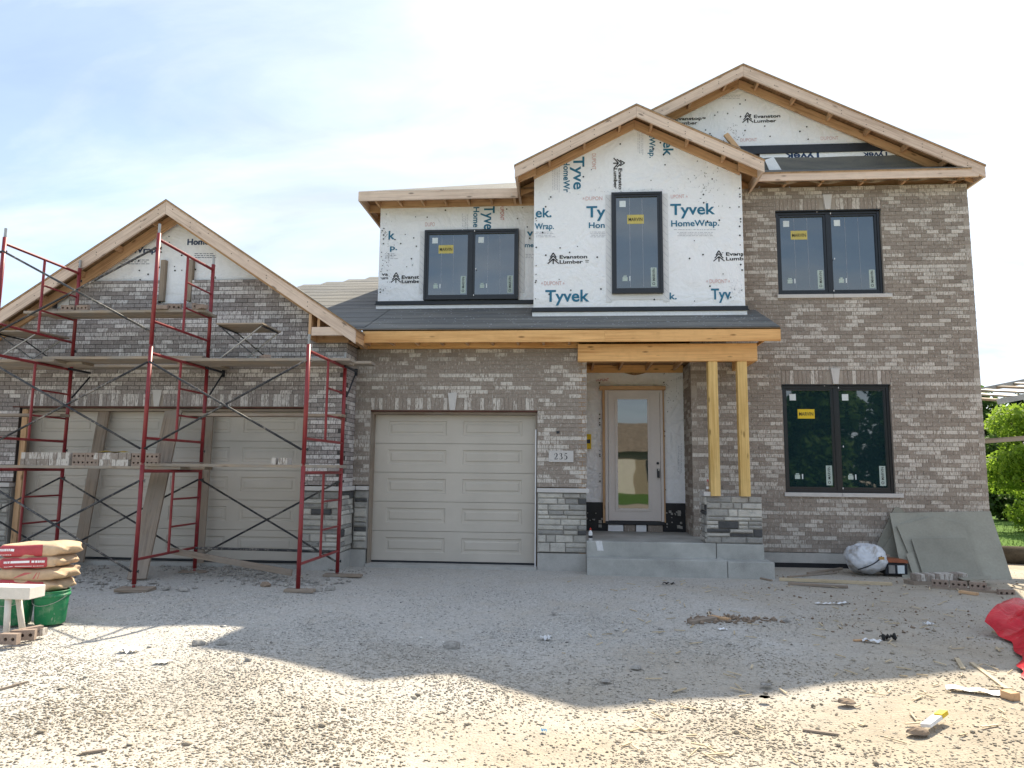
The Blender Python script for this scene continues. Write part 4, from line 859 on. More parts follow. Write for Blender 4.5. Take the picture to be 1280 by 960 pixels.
for i in (0, 1, 2, 3):       # side brackets towards the wall
    x, r, z = FX[i]+.03, YR[i], LV[2]-.10
    mb = MB(); mb.tube((x, r-.1, z+.02), (x, r+.46, z+.02), .019, 8); mb.box(x-.02, x+.02, r+.44, r+.475, z-.05, z+.06); mb.tube((x, r+.45, z), (x, r+.03, z-.42), .013, 8); mb.build('side_bracket', M_BLACK, sc)
# timber pads under the legs
def thing1(mb, name, mat, label, cat, group=None, **k): o = mb.build(name, mat, None, **k); return tag(o, label, cat, group)
def pad(cx, cy, a, w, l, h, lab, n=2):
    for k in range(n):
        mb = MB(); c = math.cos(a+k*.08); s = math.sin(a+k*.08); zq = gz(cx, cy)+.008+h/2+k*(h+.002); mb.board((cx-c*l/2, cy-s*l/2, zq), (cx+c*l/2, cy+s*l/2, zq), h, w, (0, 0, 1))
        thing1(mb, 'wood_pad', W_OLD, lab[k], 'wood block', bevel=.003)
pad(-5.50, 8.86, .05, .24, .42, .02, ['lower board under the front leg of the middle scaffold frame', 'upper board under the front leg of the middle scaffold frame'])
pad(-3.30, 8.72, .02, .13, .36, .035, ['short board under the front leg of the right-hand scaffold frame'], 1)
pad(-3.25, 10.25, .0, .14, .55, .035, ['board under the rear leg of the right-hand scaffold frame'], 1)
pad(-5.53, 10.35, .2, .2, .4, .02, ['weathered board under the rear leg of the middle scaffold frame'], 1)
# planks
def plank(x0, x1, y0, y1, z, label, mat=W_PLANK, th=.04, tilt=0, group='planks laid across the scaffold'):
    mb = MB(); n = 10; ym = (y0+y1)/2
    sag = random.uniform(-.006, .006)
    mb.hexa([(x0, y0, z), (x1, y0+tilt, z), (x1, y1+tilt, z), (x0, y1, z), (x0, y0, z+th), (x1, y0+tilt, z+th), (x1, y1+tilt, z+th), (x0, y1, z+th)], 0)
    return thing1(mb, 'scaffold_plank', mat, label, 'plank', group, bevel=.004)
z1_, z2_ = LV[1]-.085+.023, LV[2]-.085+.023
plank(-8.6, -5.4, 9.55, 9.80, z1_, 'long lower scaffold plank carrying the brick stacks, left front one'); plank(-5.9, -3.16, 9.52, 9.77, z1_+.042, 'long lower scaffold plank with three loose bricks, right front one', tilt=-.02)
plank(-9.8, -5.2, 9.83, 10.07, z1_, 'lower scaffold plank behind the brick stacks, left rear one'); plank(-5.6, -3.2, 9.84, 10.08, z1_+.042, 'lower scaffold plank next to the garage side, right rear one')
for k, (a, b, y, zz_, lab) in enumerate(((-10.6, -7.55, 9.74, 0, 'upper deck plank at the left edge, frontmost of its row'), (-7.75, -5.3, 9.76, .042, 'upper deck plank left of the middle frame, frontmost of its row'), (-5.7, -3.1, 9.72, 0, 'upper deck plank under the plywood-topped bench, frontmost of its row'),
    (-10.6, -7.3, 10.0, 0, 'upper deck plank at the left edge, second of its row'), (-7.6, -5.35, 10.02, .042, 'upper deck plank left of the middle frame, second of its row'), (-5.8, -3.2, 9.99, 0, 'upper deck plank right of the middle frame, second of its row'),
    (-10.2, -5.4, 10.5, .03, 'long upper deck plank on the wall brackets at the left'), (-5.9, -3.02, 10.5, .075, 'upper deck plank on the wall brackets, its end past the right frame'))):
    plank(a, b, y, y+(.27 if y < 10.4 else .31), z2_+zz_, lab)
plank(-8.3, -5.42, 9.98, 10.21, LV[2]+.72, 'high short plank beside the gable, front one', W_PLANK); plank(-8.1, -5.45, 10.23, 10.42, LV[2]+.72, 'high short plank beside the gable, rear one', W_PLANK)
plank(-10.5, -7.70, 10.16, 10.38, LV[1]+.72, 'middle-height plank at the left edge of the photograph', W_OLD); plank(-5.6, -3.28, 10.0, 10.22, LV[1]+.72, 'middle-height plank crossing the top of the garage door on the right', W_OLD)
plank(-5.95, -5.42, 10.08, 10.2, z1_+.09, 'thin dark offcut lying on the lower scaffold planks', W_OLD, .018)
# leaning boards
def lean(a, b, w, t, label, mat=W_OLD, up=(1, 0, 0), cat='board'): mb = MB(); mb.board(a, b, w, t, up); return thing1(mb, 'leaning_board', mat, label, cat, bevel=.003)
lean((-5.96, 9.62, .0), (-6.17, 10.62, 2.42), .27, .04, 'wide weathered board leaning on the garage door by the middle scaffold leg')
lean((-7.72, 10.86, .05), (-7.56, 10.98, 2.44), .19, .035, 'grey board standing against the wide garage door behind the brick stacks')
lean((-5.75, 10.88, .07), (-5.78, 10.98, 2.42), .15, .035, 'pale board standing against the wide garage door right of the middle frame')
lean(at(212, 688, Y=9.9), at(365, 716, Y=9.75), .085, .04, 'long grey board sloping to the ground inside the scaffold bay', W_OLD, (0, 0, 1))
# folding trestle benches on the upper deck
def bench(x0, x1, y0, y1, z0, h, label, sk=0.):
    t = empty('folding_bench', ((x0+x1)/2, (y0+y1)/2, z0), label, 'folding bench', 'folding benches on the upper scaffold deck')
    mb = MB(); mb.hexa([(x0, y0, z0+h), (x1, y0, z0+h), (x1+sk, y1, z0+h), (x0+sk, y1, z0+h), (x0, y0, z0+h+.02), (x1, y0, z0+h+.02), (x1+sk, y1, z0+h+.02), (x0+sk, y1, z0+h+.02)], 0); mb.build('plywood_top', W_PLANK, t)
    for y in (y0+.04, y1-.04):
        for (a, b, c) in ((x0+.02, x1-.08, 1), (x1-.02, x0+.08, 0)):
            mb = MB(); mb.tube((b, y+.01*c, z0+.012), (a, y+.01*c, z0+h-.01), .011, 8); mb.build('leg', M_BRACE if c else M_STEEL, t)
    for x in (x0+.03, x1-.03): mb = MB(); mb.tube((x, y0+.03, z0+h-.018), (x, y1-.03, z0+h-.018), .012, 8); mb.build('cross_rail', M_BLACK, t)
    for x in (x0+.09, x1-.09): mb = MB(); mb.tube((x, y0+.03, z0+.016), (x, y1-.03, z0+.016), .011, 8); mb.build('foot_rail', M_STEEL, t)
bench(-5.12, -4.42, 9.76, 10.42, z2_+.045, .50, 'plywood-topped folding bench on the upper scaffold deck, right one'); bench(-8.62, -7.9, 9.80, 10.42, z2_+.045, .42, 'dark folding bench on the upper scaffold deck, left one', .05)
# bricks: cored brick, lying on edge
def cored(Lx=.194, Hz=.090, D=.057, holes=3):
    mb = MB(); y0 = 0; w = Lx/holes; cz = Hz/2; r = .0165
    for k in range(holes):
        cx = -Lx/2+w*(k+.5); sq = []; ci = []
        for a in range(8):
            t = a*math.pi/4; c, s_ = math.cos(t), math.sin(t); m_ = max(abs(c), abs(s_)); sq.append((cx+c/m_*w/2, cz+s_/m_*Hz/2)); ci.append((cx+r*c, cz+r*s_))
        vs = [(x, y0, z) for x, z in sq]+[(x, y0, z) for x, z in ci]+[(x, y0+.05, z) for x, z in ci]
        fs = [(a, (a+1) % 8, 8+(a+1) % 8, 8+a) for a in range(8)]+[(8+a, 8+(a+1) % 8, 16+(a+1) % 8, 16+a) for a in range(8)]+[tuple(range(16, 24))]
        mb.add(vs, fs, None, .2)
    x0, x1 = -Lx/2, Lx/2; P = [(x0, 0, 0), (x1, 0, 0), (x1, D, 0), (x0, D, 0), (x0, 0, Hz), (x1, 0, Hz), (x1, D, Hz), (x0, D, Hz)]
    mb.add(P, [(3, 2, 1, 0), (4, 5, 6, 7), (1, 2, 6, 5), (3, 0, 4, 7), (2, 3, 7, 6)], None, .2)
    return mb
def rot_mesh(mb, name, mats, rz, rx=0):
    M_ = Matrix.Rotation(rz, 3, 'Z')@Matrix.Rotation(rx, 3, 'X'); mb.v = [tuple(M_@Vector(v)) for v in mb.v]; zm = min(v[2] for v in mb.v); mb.v = [(a, b, c-zm) for a, b, c in mb.v]; return mb.mesh(name, mats)
B_L = plain('loose_brick_clay', (.30, .235, .195), .9, .15, var=.15, scale=9, bump=.3)
def endbrick(tone, name='b'):
    mb = MB(); mb.box(-.0285, .0285, 0, .19, 0, .09, tone); return mb
EB = [endbrick(t).mesh('brick', [B_A]) for t in (.1, .3, .5, .7, .85, 1.)]; CBM = {}
def putbrick(me, loc, label, group): o = bpy.data.objects.new('loose_brick', me); link(o, loc); tag(o, label, 'brick', group); return o
def cb(rz, rx=0):
    k = (round(rz, 2), rx)
    if k not in CBM: CBM[k] = rot_mesh(cored(), 'brick', [B_L], rz, rx)
    return CBM[k]
zt = z1_+.0405; yb_ = 9.56
ORD = ['leftmost', 'second', 'third', 'fourth', 'fifth', 'sixth', 'seventh', 'eighth', 'ninth', 'tenth', 'eleventh', 'twelfth']
def stack(xs, tones, z, lab, grp):
    for k, (x, t) in enumerate(zip(xs, tones)): putbrick(EB[t], (x, yb_+random.uniform(-.006, .01), z), f"{'pale' if t > 3 else 'speckled' if t == 3 else 'brown-grey'} end-on brick, {ORD[k]}{' from the left' if k else ''} in the {lab}", grp)
s1x = at(27, 560, Y=yb_).x; R = random.Random(4)
stack([s1x+.03+.0605*k for k in range(12)], [5, 1, 4, 4, 3, 4, 3, 5, 1, 5, 2, 5], zt+.0915, 'upper layer of the left brick stack', 'end-on bricks in the upper layer of the left stack')
stack([s1x+.03+.0605*k for k in range(12)], [0, 0, 1, 0, 0, 0, 1, 4, 1, 5, 4, 5], zt+.0005, 'lower layer of the left brick stack', 'end-on bricks in the lower layer of the left stack')
for r_ in range(2):
    for c_ in range(2): putbrick(cb(0), (s1x+.87+.2*c_, yb_, zt+.0005+.091*r_), f"cored brick on edge at the right end of the left stack, {('lower', 'upper')[r_]} {('left', 'right')[c_]} of four", 'cored bricks ending the left stack')
s2x = at(118, 560, Y=yb_).x
stack([s2x+.03+.0605*k for k in range(9)], [4, 1, 5, 5, 1, 1, 1, 1, 1], zt+.0915, 'upper layer of the right brick stack', 'end-on bricks in the upper layer of the right stack')
stack([s2x+.06+.0605*k for k in range(8)], [0, 4, 0, 0, 4, 5, 5, 4], zt+.0005, 'lower layer of the right brick stack', 'end-on bricks in the lower layer of the right stack')
for r_ in range(2):
    for c_ in range(2): putbrick(cb(0), (s2x+.66+.2*c_, yb_, zt+.0005+.091*r_), f"cored brick on edge at the right end of the right stack, {('lower', 'upper')[r_]} {('left', 'right')[c_]} of four", 'cored bricks ending the right stack')
mb = MB(); mb.grid(lambda u, v: Vector((s2x+.03+.42*u, yb_+.17*v, zt+.19+.018*math.sin(u*9)*math.sin(v*3)+.012*math.sin(u*3.14))), 12, 4); mb2 = mb; thing1(mb, 'glove', plain('work_glove', (.42, .30, .06), .8, .2, var=.4, scale=30), 'yellow and black work gloves lying on the right brick stack', 'gloves')
for k, (u, t) in enumerate(((342, 5), (350, 3), (356, 4))): putbrick(EB[t], (at(u, 575, Y=9.54).x, 9.54, zt+.042), ('pale brick on the lower plank, leftmost of three', 'middle brick of three on the lower plank', 'rightmost brick of three on the lower plank')[k], 'three loose bricks on the right-hand lower plank')
zp = LV[2]+.762
for k, (u, rz, rx, lab) in enumerate(((85, .2, 0, 'cored brick at the left end of the high plank'), (103, -.1, 0, 'second cored brick from the left on the high plank'), (205, .1, 1.57, 'brick lying flat on the high plank under the gable vent'), (218, .3, 0, 'cored brick on edge on the high plank under the gable vent'), (250, .7, 0, 'broken mortar-caked brick at the right end of the high plank'), (256, -.5, 1.57, 'brick on the right tip of the high plank'))):
    putbrick(cb(rz, rx), (at(u, 375, Y=10.02).x, 10.02, zp), lab, None)
for k, (u, y, lab) in enumerate(((430, 10.55, 'pale mortar-caked brick on the end of the upper deck'), (417, 10.52, 'pale brick lying on the upper deck beside the garage corner'), (328, 9.8, 'brick lying on the upper deck right of the plywood-topped bench'))):
    putbrick(cb(.4+k, 1.57), (at(u, 440, Y=y).x, y, z2_+.04+(.045 if k < 2 else .0)), lab, None)
# ------------------------------------------------------------ bags of mortar on green buckets
M_KRAFT = plain('kraft_paper', (.52, .385, .26), .8, .2, var=.13, scale=7, bump=1.0, fine=26); M_LABEL = plain('bag_label_red', (.42, .06, .075), .6, .3, var=.1, scale=10)
def se(a, e): return math.copysign(abs(a)**e, a)
def bag(cx, cy, z, lx, ly, h, seed, label, band=None, rot=0.):
    R = random.Random(seed); ph = [R.uniform(0, 6.3) for _ in range(6)]
    def F(u, v, k=0.):
        a = (u*2-1)*math.pi; b = (v-.5)*math.pi; c = se(math.cos(b), .38)
        X = lx/2*se(math.cos(a), .30)*c; Y = ly/2*se(math.sin(a), .35)*c; Z = h/2*se(math.sin(b), .62)
        e = max(0, abs(X)/(lx/2)-.72)/.28
        wr = .013*math.sin(Y*55+ph[0])*math.sin(Z*40+ph[1])*e+.006*math.sin(X*21+ph[2])*math.sin(Y*17+ph[3]); Z *= (1-.38*e*abs(math.sin(Y*8+ph[4])))
        Z += wr+.010*math.sin(X*6+ph[5]); X += .02*e*math.sin(Z*60+Y*30+ph[1]); Y += .006*math.sin(Z*50+X*14)*e
        q = Vector((X, Y, Z)); 
        if k: q += Vector((0, -k, 0))
        co, si = math.cos(rot), math.sin(rot); return Vector((cx+q.x*co-q.y*si, cy+q.x*si+q.y*co, z+h/2+q.z))
    t = MB(); t.grid(F, 72, 26); o = thing1(t, 'mortar_bag', M_KRAFT, label, 'bag', 'mortar bags stacked on the green buckets', smooth=True)
    if band:
        u0, u1 = band; m = MB(); m.grid(lambda a, b: F(u0+(u1-u0)*a, .22+.52*b, .003), 20, 8); m.build('printed_band', M_LABEL, o, smooth=True)
        s = MB()
        for r_ in range(2):
            x = .25
            while x < .80:
                w_ = R.uniform(.015, .05); p = [F(u0+(u1-u0)*(x+d), (.50-.13*r_)+q, .005) for d, q in ((0, 0), (w_, 0), (w_, .055-.02*r_), (0, .055-.02*r_))]; s.add(p, [(0, 1, 2, 3)]); x += w_+.012
        s.build('lettering', M_WRAP, o)
    else:
        s = MB()
        for x in (.245, .252, .259): s.add([F(x, .4, .004), F(x+.002, .4, .004), F(x+.007, .6, .004), F(x+.005, .6, .004)], [(0, 1, 2, 3)])
        s.build('lettering', M_PRED, o)
    return o
bag(-5.385, 6.96, .31, .66, .42, .125, 1, 'lowest mortar bag with a red band, resting on the green buckets', (.20, .315))
bag(-5.345, 6.96, .42, .66, .42, .125, 2, 'plain kraft mortar bag, second from the bottom of the stack'); bag(-5.37, 6.95, .53, .66, .42, .125, 3, 'mortar bag with a red band, third from the bottom of the stack', (.19, .325)); bag(-5.36, 6.97, .64, .68, .43, .14, 5, 'topmost mortar bag of the stack, its red band cut by the photograph edge', (.12, .27))
_g = NM('bucket_green_plastic'); _n = _g.noise(_g.pos(), 11, 5, .7); _n2 = _g.noise(_g.mapv(_g.pos(), (1, 1, .3)), 26, 3)
_gc = _g.mix(_g.ramp(_n, [(.50, (0, 0, 0)), (.72, (.55, .55, .55))]), (.010, .185, .072), (.22, .30, .22)); _gc = _g.mix(_g.ramp(_n2, [(.62, (0, 0, 0)), (.70, (.6, .6, .6))]), _gc, (.42, .42, .38)); _g.col(_gc); M_GRN = _g.done(.5, .4)
def bucket(x, y, label):
    mb = MB(); mb.lathe((x, y, .0), [(.0, .0), (.125, 0), (.132, .01), (.150, .255), (.150, .262), (.162, .264), (.162, .29), (.153, .292), (.153, .312), (.160, .315), (.158, .322), (.146, .322), (.142, .28), (.12, .02), (0, .02)], 32); o = thing1(mb, 'bucket', M_GRN, label, 'bucket', 'green buckets under the mortar bags', smooth=False)
    for p in o.data.polygons: p.use_smooth = True
    m = MB(); pts = [(x+.164*math.cos(t), y-.164*abs(math.sin(t))*1.02, .28-.09*math.sin(t)) for t in np.linspace(0.1, math.pi-.1, 14)]
    for a, b in zip(pts[:-1], pts[1:]): m.tube(a, b, .003, 5)
    m.build('bail_handle', M_STEEL, o)
bucket(-5.14, 6.89, 'green plastic bucket under the bags, right one'); bucket(-5.46, 6.83, 'green plastic bucket under the bags, left one behind the white sawhorse')
# white sawhorse
M_WHT = plain('white_painted_wood', (.70, .66, .60), .6, .3, var=.06, bump=.2)
t = empty('sawhorse', (-5.3, 6.3, 0), 'white sawhorse at the left edge with a thick beam', 'sawhorse')
mb = MB(); mb.box(-6.0, -4.86, 6.22, 6.42, .345, .452); mb.build('beam', M_WHT, t, bevel=.006)
for (x, dx, y, dy) in ((-5.09, .03, 6.26, -.02), (-5.09, .03, 6.38, .06), (-5.85, -.04, 6.26, -.04), (-5.85, -.04, 6.38, .06)): mb = MB(); mb.tube((x, y, .344), (x+dx, y+dy, .0), .027, 10); mb.build('leg', M_WHT, t, smooth=True)
for k, (u, v, rz, lab) in enumerate(((6, 806, .06, 'cored brick on edge by the sawhorse, at the left photo edge'), (27, 801, .35, 'cored brick beside the sawhorse, second from the left edge'), (40, 797, 1.2, 'pale brick standing beside the cored bricks by the sawhorse'), (49, 795, .5, 'small broken brick right of the bricks by the sawhorse'))):
    p = at(u, v, Z=0); o = putbrick(cb(rz) if k < 3 else EB[3], (p.x, p.y, 0), lab, None)
    if k == 3: o.scale = (1, .35, .7)
# ------------------------------------------------------------ things at the foot of the right wing
HB = [plain('hardboard_greygreen', mul((.30, .292, .243), k), .75, .25, var=.1, scale=2.2, bump=.15, fine=30) for k in (1, .86, .93, 1.07, 1.0, .9, 1.05)]; M_HARD = HB[0]; hbi = [0]
def sheet(pts, yb, yt, ht, label, off=0., th=.014, mat=None):     # photograph outline projected on the leaning plane of that sheet
    b = Vector((0, yb-off, 0)); t_ = Vector((0, yt-off, ht)); n = Vector((0, -(ht), (yt-yb))).normalized(); P = []
    for u, v in pts:
        d = Vector(tuple(CM.T@np.array([(u-640)/FPX, (480-v)/FPX, 1.]))); e = Vector((0, 0, EYE)); k = (b-e).dot(n)/d.dot(n); P.append(e+d*k)
    mb = MB(); mb.prism(P, n*(-th), (1, 0, 0)); hbi[0] += 1; return thing1(mb, 'hardboard_sheet', HB[hbi[0] % 7], label, 'board sheet')
sheet([(1120, 631), (1131, 640), (1108, 690), (1092, 689)], 12.05, 12.33, .95, 'narrow hardboard strip leaning left behind the other sheets, its tip highest')
sheet([(1101, 690), (1118, 665), (1128, 712), (1112, 716)], 11.95, 12.3, .8, 'small dark hardboard piece behind the black crate')
sheet([(1112, 641), (1238, 639), (1266, 726), (1129, 725)], 11.45, 12.30, .93, 'largest grey-green hardboard sheet, leaning against the brick wing')
sheet([(1121, 657), (1167, 645.5), (1206, 655), (1230, 721), (1147, 719)], 11.45, 12.30, .93, 'middle-sized hardboard sheet with a peaked top edge, leaning on the largest sheet', .06)
sheet([(1139, 673), (1207, 672), (1227, 721), (1154, 719)], 11.45, 12.30, .93, 'small square hardboard sheet, frontmost of the leaning sheets', .12)
sheet([(1132.5, 692), (1141, 690.5), (1150, 718), (1141.5, 719)], 11.45, 12.30, .93, 'narrow hardboard offcut in front of the leaning sheets on their left', .10)
mb = MB(); P = [at(1195, 721, Z=.10), at(1239, 720, Z=.10), at(1236, 724, Z=.10), at(1205, 725, Z=.10)]; mb.prism(P, (0, 0, -.008)); thing1(mb, 'hardboard_sheet', M_HARD, 'hardboard offcut lying flat at the foot of the leaning sheets', 'board sheet')
# white plastic ball of wrap
mwp = NM('white_plastic_film'); _p = mwp.pos(); _a = mwp.noise(_p, 7, 5, .6, 1.5); _b = mwp.noise(_p, 3, 4, .6, .8)
mwp.col(mwp.ramp(_b, [(.38, (.34, .32, .30)), (.5, (.62, .65, .70)), (.7, (.78, .80, .84))])); mwp.bump(_a, .8, .03); M_FILM = mwp.done(.3, .6)
def lump(c, r, seed, amp=.10, nu=48, nv=28):
    R = random.Random(seed); ws = [(Vector((R.gauss(0, 1), R.gauss(0, 1), R.gauss(0, 1)))*k, R.uniform(0, 6), amp/k**.8) for k in (1.3, 2, 3, 4.5, 6, 8, 11) for _ in range(2)]
    def F(u, v):
        t = u*2*math.pi; p = (v-.5)*math.pi; d = Vector((math.cos(t)*math.cos(p), math.sin(t)*math.cos(p), math.sin(p))); k = 1+sum(a*(1-2*abs(math.sin(w.dot(d)+f))) for w, f, a in ws)*.5
        return Vector((c[0]+d.x*r[0]*k, c[1]+d.y*r[1]*k, max(.0, c[2]+d.z*r[2]*k)))
    mb = MB(); mb.grid(F, nu, nv); return mb
o = thing1(lump((4.56, 11.62, .245), (.31, .30, .255), 3, .09, 72, 40), 'plastic_bundle', M_FILM, 'big crumpled ball of white plastic film tied with a dark strap beside the wall', 'plastic bundle', smooth=True)
m = MB(); pts = [Vector((4.38+.36*t, 11.62-.315*math.sin(.6+1.9*t)*1.0, .10+.22*t)) for t in np.linspace(0, 1, 9)]
for a, b in zip(pts[:-1], pts[1:]): m.tube(a, b, .009, 6)
m.build('strap', M_BLACK, o); m = MB(); m.box(4.64, 4.71, 11.29, 11.33, .27, .31); m.build('tape_patch', plain('tan_tape', (.45, .27, .09), .6), o)
# crate with cans
t = empty('crate', (4.98, 11.62, 0), 'small black crate of cans with an orange-brown lid by the white plastic ball', 'crate')
mb = MB(); mb.box(4.80, 5.12, 11.48, 11.74, .03, .20); mb.build('crate_body', M_BLACK, t, bevel=.01); mb = MB(); mb.hexa([(4.82, 11.46, .215), (5.13, 11.46, .205), (5.13, 11.74, .205), (4.82, 11.74, .22), (4.84, 11.47, .27), (5.12, 11.47, .25), (5.12, 11.73, .25), (4.84, 11.73, .27)]); mb.build('lid', plain('orange_brown_plastic', (.25, .075, .03), .5, .4, var=.3), t)
for (a, b, m_) in ((4.84, 4.93, M_STEEL), (4.97, 5.07, M_STKW)): mb = MB(); mb.box(a, b, 11.465, 11.479, .05, .17); mb.build('can_label', m_, t)
mb = MB(); mb.box(4.74, 4.92, 11.6, 11.8, .29, .31); thing1(mb, 'broken_tile', B_L, 'flat brown scrap lying on the crate beside the plastic ball', 'scrap')
# row of bricks in front of the sheets
for k in range(11): p = Vector((4.88, 10.62, 0)).lerp(Vector((5.62, 10.84, 0)), k/10.); putbrick(EB[[0, 4, 1, 3, 1, 5, 4, 4, 1, 1, 4][k]], (p.x, p.y, .06), f"end-on brick, {ORD[k]}{' from the left' if k else ''} in the row before the leaning sheets", 'end-on bricks before the leaning sheets')
mb = MB(); mb.hexa([(4.80, 10.60, .0), (5.68, 10.84, .0), (5.62, 11.05, .0), (4.76, 10.82, .0), (4.80, 10.60, .058), (5.68, 10.84, .058), (5.62, 11.05, .058), (4.76, 10.82, .058)]); thing1(mb, 'wood_pallet_board', W_OLD, 'weathered board under the end-on brick row by the sheets', 'board')
for k in range(3): p = Vector((5.02, 10.33, 0)).lerp(Vector((5.42, 10.16, 0)), k/2.); putbrick(cb(-.40), (p.x, p.y, .035), ('left', 'middle', 'right')[k]+' cored brick of the three in a row before the end-on bricks', 'cored bricks in the front row by the sheets')
mb = MB(); mb.board((4.9, 10.42, .017), (5.62, 10.08, .017), .034, .11); thing1(mb, 'wood_scrap', W_OLD, 'thin board under the three cored bricks', 'wood scrap')
putbrick(cb(-.1), (5.66, 9.95, -.02), 'half-buried cored brick right of the front brick row', None); putbrick(cb(.6, 1.57), (5.55, 10.35, -.01), 'grey brick lying in the gravel behind the front brick row', None); putbrick(cb(-.2), (5.9, 9.7, -.015), 'half-buried cored brick nearest the red tarp', None)
# scrap lumber
def scrap(a, b, w, t, label, mat=W_RAW, name='wood_scrap', lift=0.):
    a = Vector(at(*a, Z=0)); b = Vector(at(*b, Z=0)); za = gz(a.x, a.y)+t/2+.004+lift; zb = gz(b.x, b.y)+t/2+.004+lift; mb = MB(); mb.board((a.x, a.y, za), (b.x, b.y, zb), t, w); return thing1(mb, name, mat, label, 'wood scrap')
W_PALE = wood('pale_offcut', (.56, .47, .33), (.38, .30, .19), .3)
scrap((974, 725), (1115, 733), .085, .038, 'long pale board lying on the ground below the white plastic ball', W_PALE); scrap((985, 730), (1060, 735), .07, .03, 'darker board lying beside the long pale board', W_OLD); scrap((1010, 718), (1052, 712), .05, .03, 'stick between the foundation and the plastic ball', W_OLD); scrap((985, 722), (1045, 717), .04, .02, 'thin stick lying behind the long pale board', W_OLD)
scrap((1215, 832), (1259, 864), .035, .015, 'long pale lath on the sunlit ground at the right', W_PALE); scrap((1196, 826), (1204, 840), .035, .012, 'short pale lath left of the long one', W_PALE)
scrap((1200, 742), (1222, 745), .08, .03, 'short brown offcut in front of the cored brick row', W_RAW); scrap((1241, 788), (1262, 795), .03, .015, 'small pale stick left of the red tarp', W_PALE)
scrap((102, 938), (134, 933), .018, .012, 'small grey stick in the near gravel at the lower left', W_OLD); scrap((0, 861), (35, 853), .016, .012, 'thin grey stick at the left edge of the gravel', W_OLD); scrap((1003, 908), (1048, 914), .025, .012, 'thin brown stick in the near gravel on the right', W_OLD)
scrap((862, 779), (893, 776), .09, .03, 'broken grey board in the debris patch in front of the steps', W_OLD); scrap((888, 773), (912, 778), .06, .02, 'small brown offcut in the debris patch', W_RAW); scrap((1256, 871), (1270, 876), .075, .05, 'short brown timber block at the right edge', W_RAW)
scrap((1068, 808), (1086, 806), .03, .012, 'little stick beside the white scrap of paper', W_RAW); scrap((935, 720), (965, 726), .03, .02, 'thin stick at the corner of the porch steps', W_OLD)
# rocks
def rock(u, v, s, label, mat=M_GRAV, seed=0, flat=.6, cat='stone'):
    p = at(u, v, Z=0); mb = lump((p.x, p.y, gz(p.x, p.y)+s*flat*.4), (s, s*.8, s*flat), seed+int(u), .16, 14, 9); mb.t = [.15]*len(mb.f); return thing1(mb, 'rock', mat, label, cat)
M_ROCK = plain('grey_rock', (.33, .315, .29), .92, .15, var=.25, scale=20, bump=.6, fine=60); M_CLAY = plain('brown_clod', (.26, .20, .15), .95, .1, var=.25, scale=20, bump=.6)
for k, (u, v, s, m_, lab) in enumerate(((565, 810, .085, M_ROCK, 'grey rock in the shaded gravel near the middle'), (248, 807, .065, M_ROCK, 'flat dark stone in the sunlit gravel at the left'), (278, 808, .05, M_ROCK, 'small stone at the tip of the shadow notch'), (310, 832, .035, M_ROCK, 'little stone below the shadow edge at the left'), (958, 855, .05, M_ROCK, 'pale stone on the shadow edge at the right'), (956, 871, .045, M_CLAY, 'round brown stone below the shadow edge'),
    (1058, 878, .065, M_CLAY, 'brown broken brick lump in the sunlit dirt'), (1147, 916, .07, M_CLAY, 'brown clod beside the yellow-topped scrap'), (795, 835, .05, M_ROCK, 'dark stone near the shadow edge in the middle'), (757, 851, .045, M_ROCK, 'grey stone at the lower rim of the shadow'), (693, 766, .04, M_ROCK, 'dark little stone in front of the single garage pier'), (983, 778, .05, M_ROCK, 'grey stone right of the debris patch'),
    (230, 738, .075, M_ROCK, 'round grey lump lying between the scaffold frames'), (208, 736, .08, M_ROCK, 'grey mortar lump right of the middle scaffold pad'), (190, 728, .075, M_ROCK, 'mortar lump behind the middle scaffold pad'), (332, 735, .08, M_CLAY, 'heap of mortar crumbs inside the scaffold bay'), (395, 741, .085, M_ROCK, 'broken block beside the right-hand scaffold foot'), (413, 738, .08, M_ROCK, 'broken block right of the right-hand scaffold foot'), (393, 727, .07, M_ROCK, 'broken block behind the right-hand scaffold foot'))): rock(u, v, s, lab, m_, k)
stones('rubble', 900, (-9, -3.0, 8.9, 11.0), .012, .045, M_ROCK, lambda X, Y: (np.sin(X*2.2+Y*3)*.5+.5)*np.clip((Y-8.4)/2, 0, 1))['label'] = 'mortar rubble strewn under the scaffold'
stones('debris', 260, (1.2, 2.3, 7.6, 8.2), .01, .035, M_CLAY, lambda X, Y: np.exp(-((X-1.65)/.35)**2-((Y-7.85)/.18)**2))['label'] = 'patch of broken bits in front of the steps'
stones('debris', 520, (2.4, 6.6, 7.2, 11.9), .006, .022, M_CLAY, lambda X, Y: .5+.5*np.sin(X*2.3+Y)*np.sin(Y*1.9))['label'] = 'dirt clods and chips before the right wing'
stones('loose_stone', 260, (-4, 4, 4.0, 8.4), .012, .026, M_GRAV, lambda X, Y: np.abs(X) < .75*Y)['label'] = 'larger stones scattered in the gravel'
def woodchips():
    mb = MB(); R = random.Random(6)
    for _ in range(240):
        y = R.uniform(4.2, 10.5); x = R.uniform(.3, .76*y)+R.gauss(0, .3); a = R.uniform(0, 3.1); l = R.uniform(.015, .07); g = gz(x, y)+.012; mb.board((x-l*math.cos(a), y-l*math.sin(a), g), (x+l*math.cos(a), y+l*math.sin(a), g+R.uniform(0, .015)), .006, R.uniform(.006, .018), (0, 0, 1), R.random())
    o = mb.build('wood_chips', W_PALE, None, kind='stuff'); o['label'] = 'wood splinters scattered over the dirt'
woodchips()
